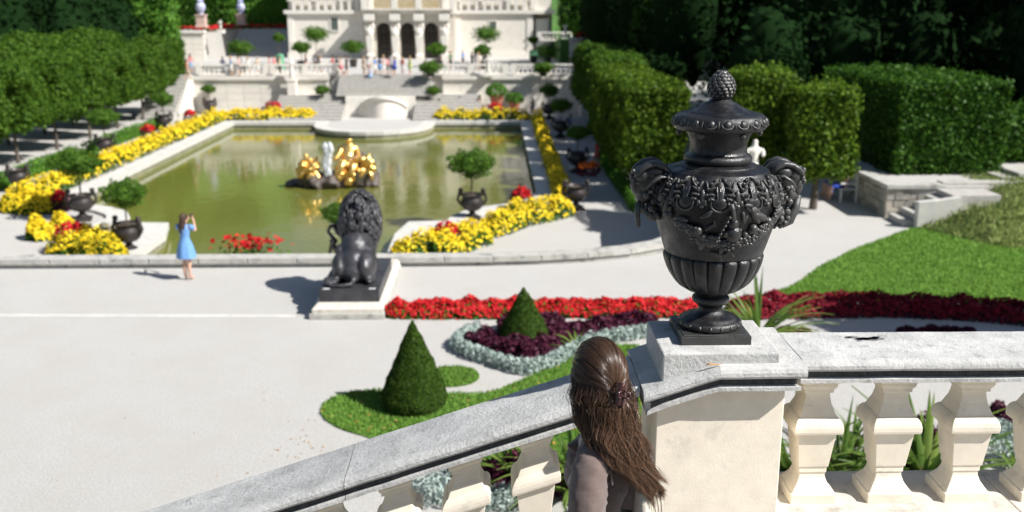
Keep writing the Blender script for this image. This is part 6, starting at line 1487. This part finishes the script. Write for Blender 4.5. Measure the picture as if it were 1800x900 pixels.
g = GY(858, 138, 93.7); statue('white statue on the terrace wall right of the central steps', (g.x, 93.7, -.3), 1.9, .25)
g = GY(1326, 260, 29.2); statue('white marble statue behind the neck of the bronze urn', (g.x, 29.2, 0), 1.6, 1.15, pw=.24)
g = GY(994, 60, 112); statue('small white figure on the wall right of the palace', (g.x, 112.3, 2.6), 1.3, .3, pw=.3)
mat('pink_stone', (.55, .40, .33), (.45, .33, .28), .8, scale=2); mat('china', (.7, .72, .78), (.05, .08, .3), .3, scale=3)
def vase(label, px, py, Y_):
    g = GY(px, py, Y_); t = thing('garden_vase', label, 'vase', (g.x, Y_, g.z), 0, 'blue and white vases on pedestals left of the palace')
    q = M(); q.sq([(.62, 0), (.62, .2), (.5, .25), (.5, 1.2), (.6, 1.3), (.6, 1.45)]); q.build('pedestal', 'pink_stone', t, bevel=.02)
    q = M(); q.lathe([(.3, 1.45), (.35, 1.5), (.25, 1.6), (.45, 1.85), (.58, 2.2), (.5, 2.6), (.3, 2.8), (.3, 2.9), (.42, 2.95), (.35, 3.1), (.1, 3.3), (.12, 3.45), (.02, 3.55)], 16); q.build('jar', 'china', t, smooth=40)
vase('blue and white covered vase on a pink pedestal, nearer the left hedge', 355, 48, 119.2); vase('blue and white covered vase on a pink pedestal, nearer the palace', 425, 44, 134.8)
g = GY(388, 52, 117.9); statue('small pale figure on the wall corner between the two vases', (g.x, 117.9, 2.9), 1.2, .4, pw=.35)
bed('red_flower_border', [(-44, 121, 2.95), (-34.0, 121, 2.95), (-33.8, 134.8, 2.95), (-25.5, 135.2, 2.95)], 1.3, .5, 'petal_red', 700, .3, 'leaf_hedge', 900, .3)
bed('red_flower_border', [(9.5, 113.8, 2.4), (18.5, 113.8, 2.4)], 2.0, .7, 'petal_red', 1100, .35, 'leaf_hedge', 300, .3)
q = M(); q.lathe([(.42, 0), (.42, 1.3), (.36, 1.5), (.05, 1.55)], 14); tag(q.build('litter_bin', mat('bin_green', (.12, .35, .2), rough=.5), loc=G(493, 122, TZ)), 'green bin standing behind the left terrace balustrade', 'bin')
q = M(); q.box(-.5, .5, -.3, .3, 0, 1.1); tag(q.build('notice_board', 'bin_green', loc=G(938, 106, TZ)), 'small green box against the right palace wall', 'box')
# rubble wall, steps and parapet at right
rw = thing('rubble_wall', 'low rubble stone wall with pale coping at the foot of the tall square hedge', 'wall')
rnd = random.Random(4)
def stones(n_, L_, z1, place):
    z = 0
    while z < z1-.05:
        h_ = rnd.uniform(.16, .24); h_ = min(h_, z1-z); x = 0
        while x < L_-.03:
            w_ = min(rnd.uniform(.22, .5), L_-x); d = rnd.uniform(0, .035); q = M(); a = place(x+.008, z+.008, d); b = place(x+w_-.008, z+h_-.008, d); place.__globals__
            pts = [place(x+.008, z+.008, d), place(x+w_-.008, z+.008+rnd.uniform(-.01, .01), d), place(x+w_-.012, z+h_-.012, d), place(x+.012, z+h_-.012, d), place(x+.0, z, -.12), place(x+w_, z, -.12), place(x+w_, z+h_, -.12), place(x, z+h_, -.12)]
            q.add(pts, [(0, 1, 2, 3), (1, 0, 4, 5), (2, 1, 5, 6), (3, 2, 6, 7), (0, 3, 7, 4)]); q.build('stone', 'rubble2' if rnd.random() < .5 else 'rubble', rw); x += w_
        z += h_
mat('rubble2', (.52, .47, .39), (.34, .31, .26), .95, scale=4, bump=.5, bscale=14)
stones(0, 1.75, .92, lambda x, z, d: (12.25+x, 30.2-d, z))
stones(0, 9.0, .92, lambda x, z, d: (12.30-d, 30.2+x, z))
q = M(); q.box(12.2, 14.02, 30.10, 30.6, .925, 1.06); q.build('coping', 'kerb', rw, bevel=.015); q = M(); q.box(12.2, 12.7, 30.604, 39.3, .925, 1.06); q.build('coping', 'kerb', rw, bevel=.015)
q = M(); q.box(14.02, 18.5, 30.3, 30.75, .9, 1.1); q.build('coping', 'kerb', rw, bevel=.015)
s3 = thing('garden_steps', 'short stone steps beside the rubble wall leading to the upper path', 'stairs')
for i in range(5): q = M(); q.box(12.3+.36*i, 15.2, 28.95, 30.08, .0 if i == 0 else .19*i, .19*(i+1)); q.build('step', 'steps', s3, bevel=.01)
q = M(); q.add([(12.62, 28.68, 0), (13.9, 28.68, 0), (13.9, 28.93, 0), (12.62, 28.93, 0), (12.62, 28.68, .80), (13.3, 28.68, .86), (13.9, 28.68, .95), (13.9, 28.93, .95), (13.3, 28.93, .86), (12.62, 28.93, .80)], [(0, 1, 6, 5, 4), (2, 3, 9, 8, 7), (1, 2, 7, 6), (3, 0, 4, 9), (4, 5, 8, 9), (5, 6, 7, 8)]); tag(q.build('step_parapet', 'rim', bevel=.01), 'pale rendered parapet wall beside the short steps at right', 'wall')
s4 = thing('garden_steps', 'two shallow shaded steps on the upper path at right', 'stairs')
for i in range(2): q = M(); q.box(16.2+.5*i, 18, 30.9, 32, 1.0+.14*i, 1.0+.14*(i+1)); q.build('step', 'steps', s4, bevel=.01)
# ---- tidy helpers
for o in list(bpy.data.objects):
    if o.get('label') == '': bpy.data.objects.remove(o)
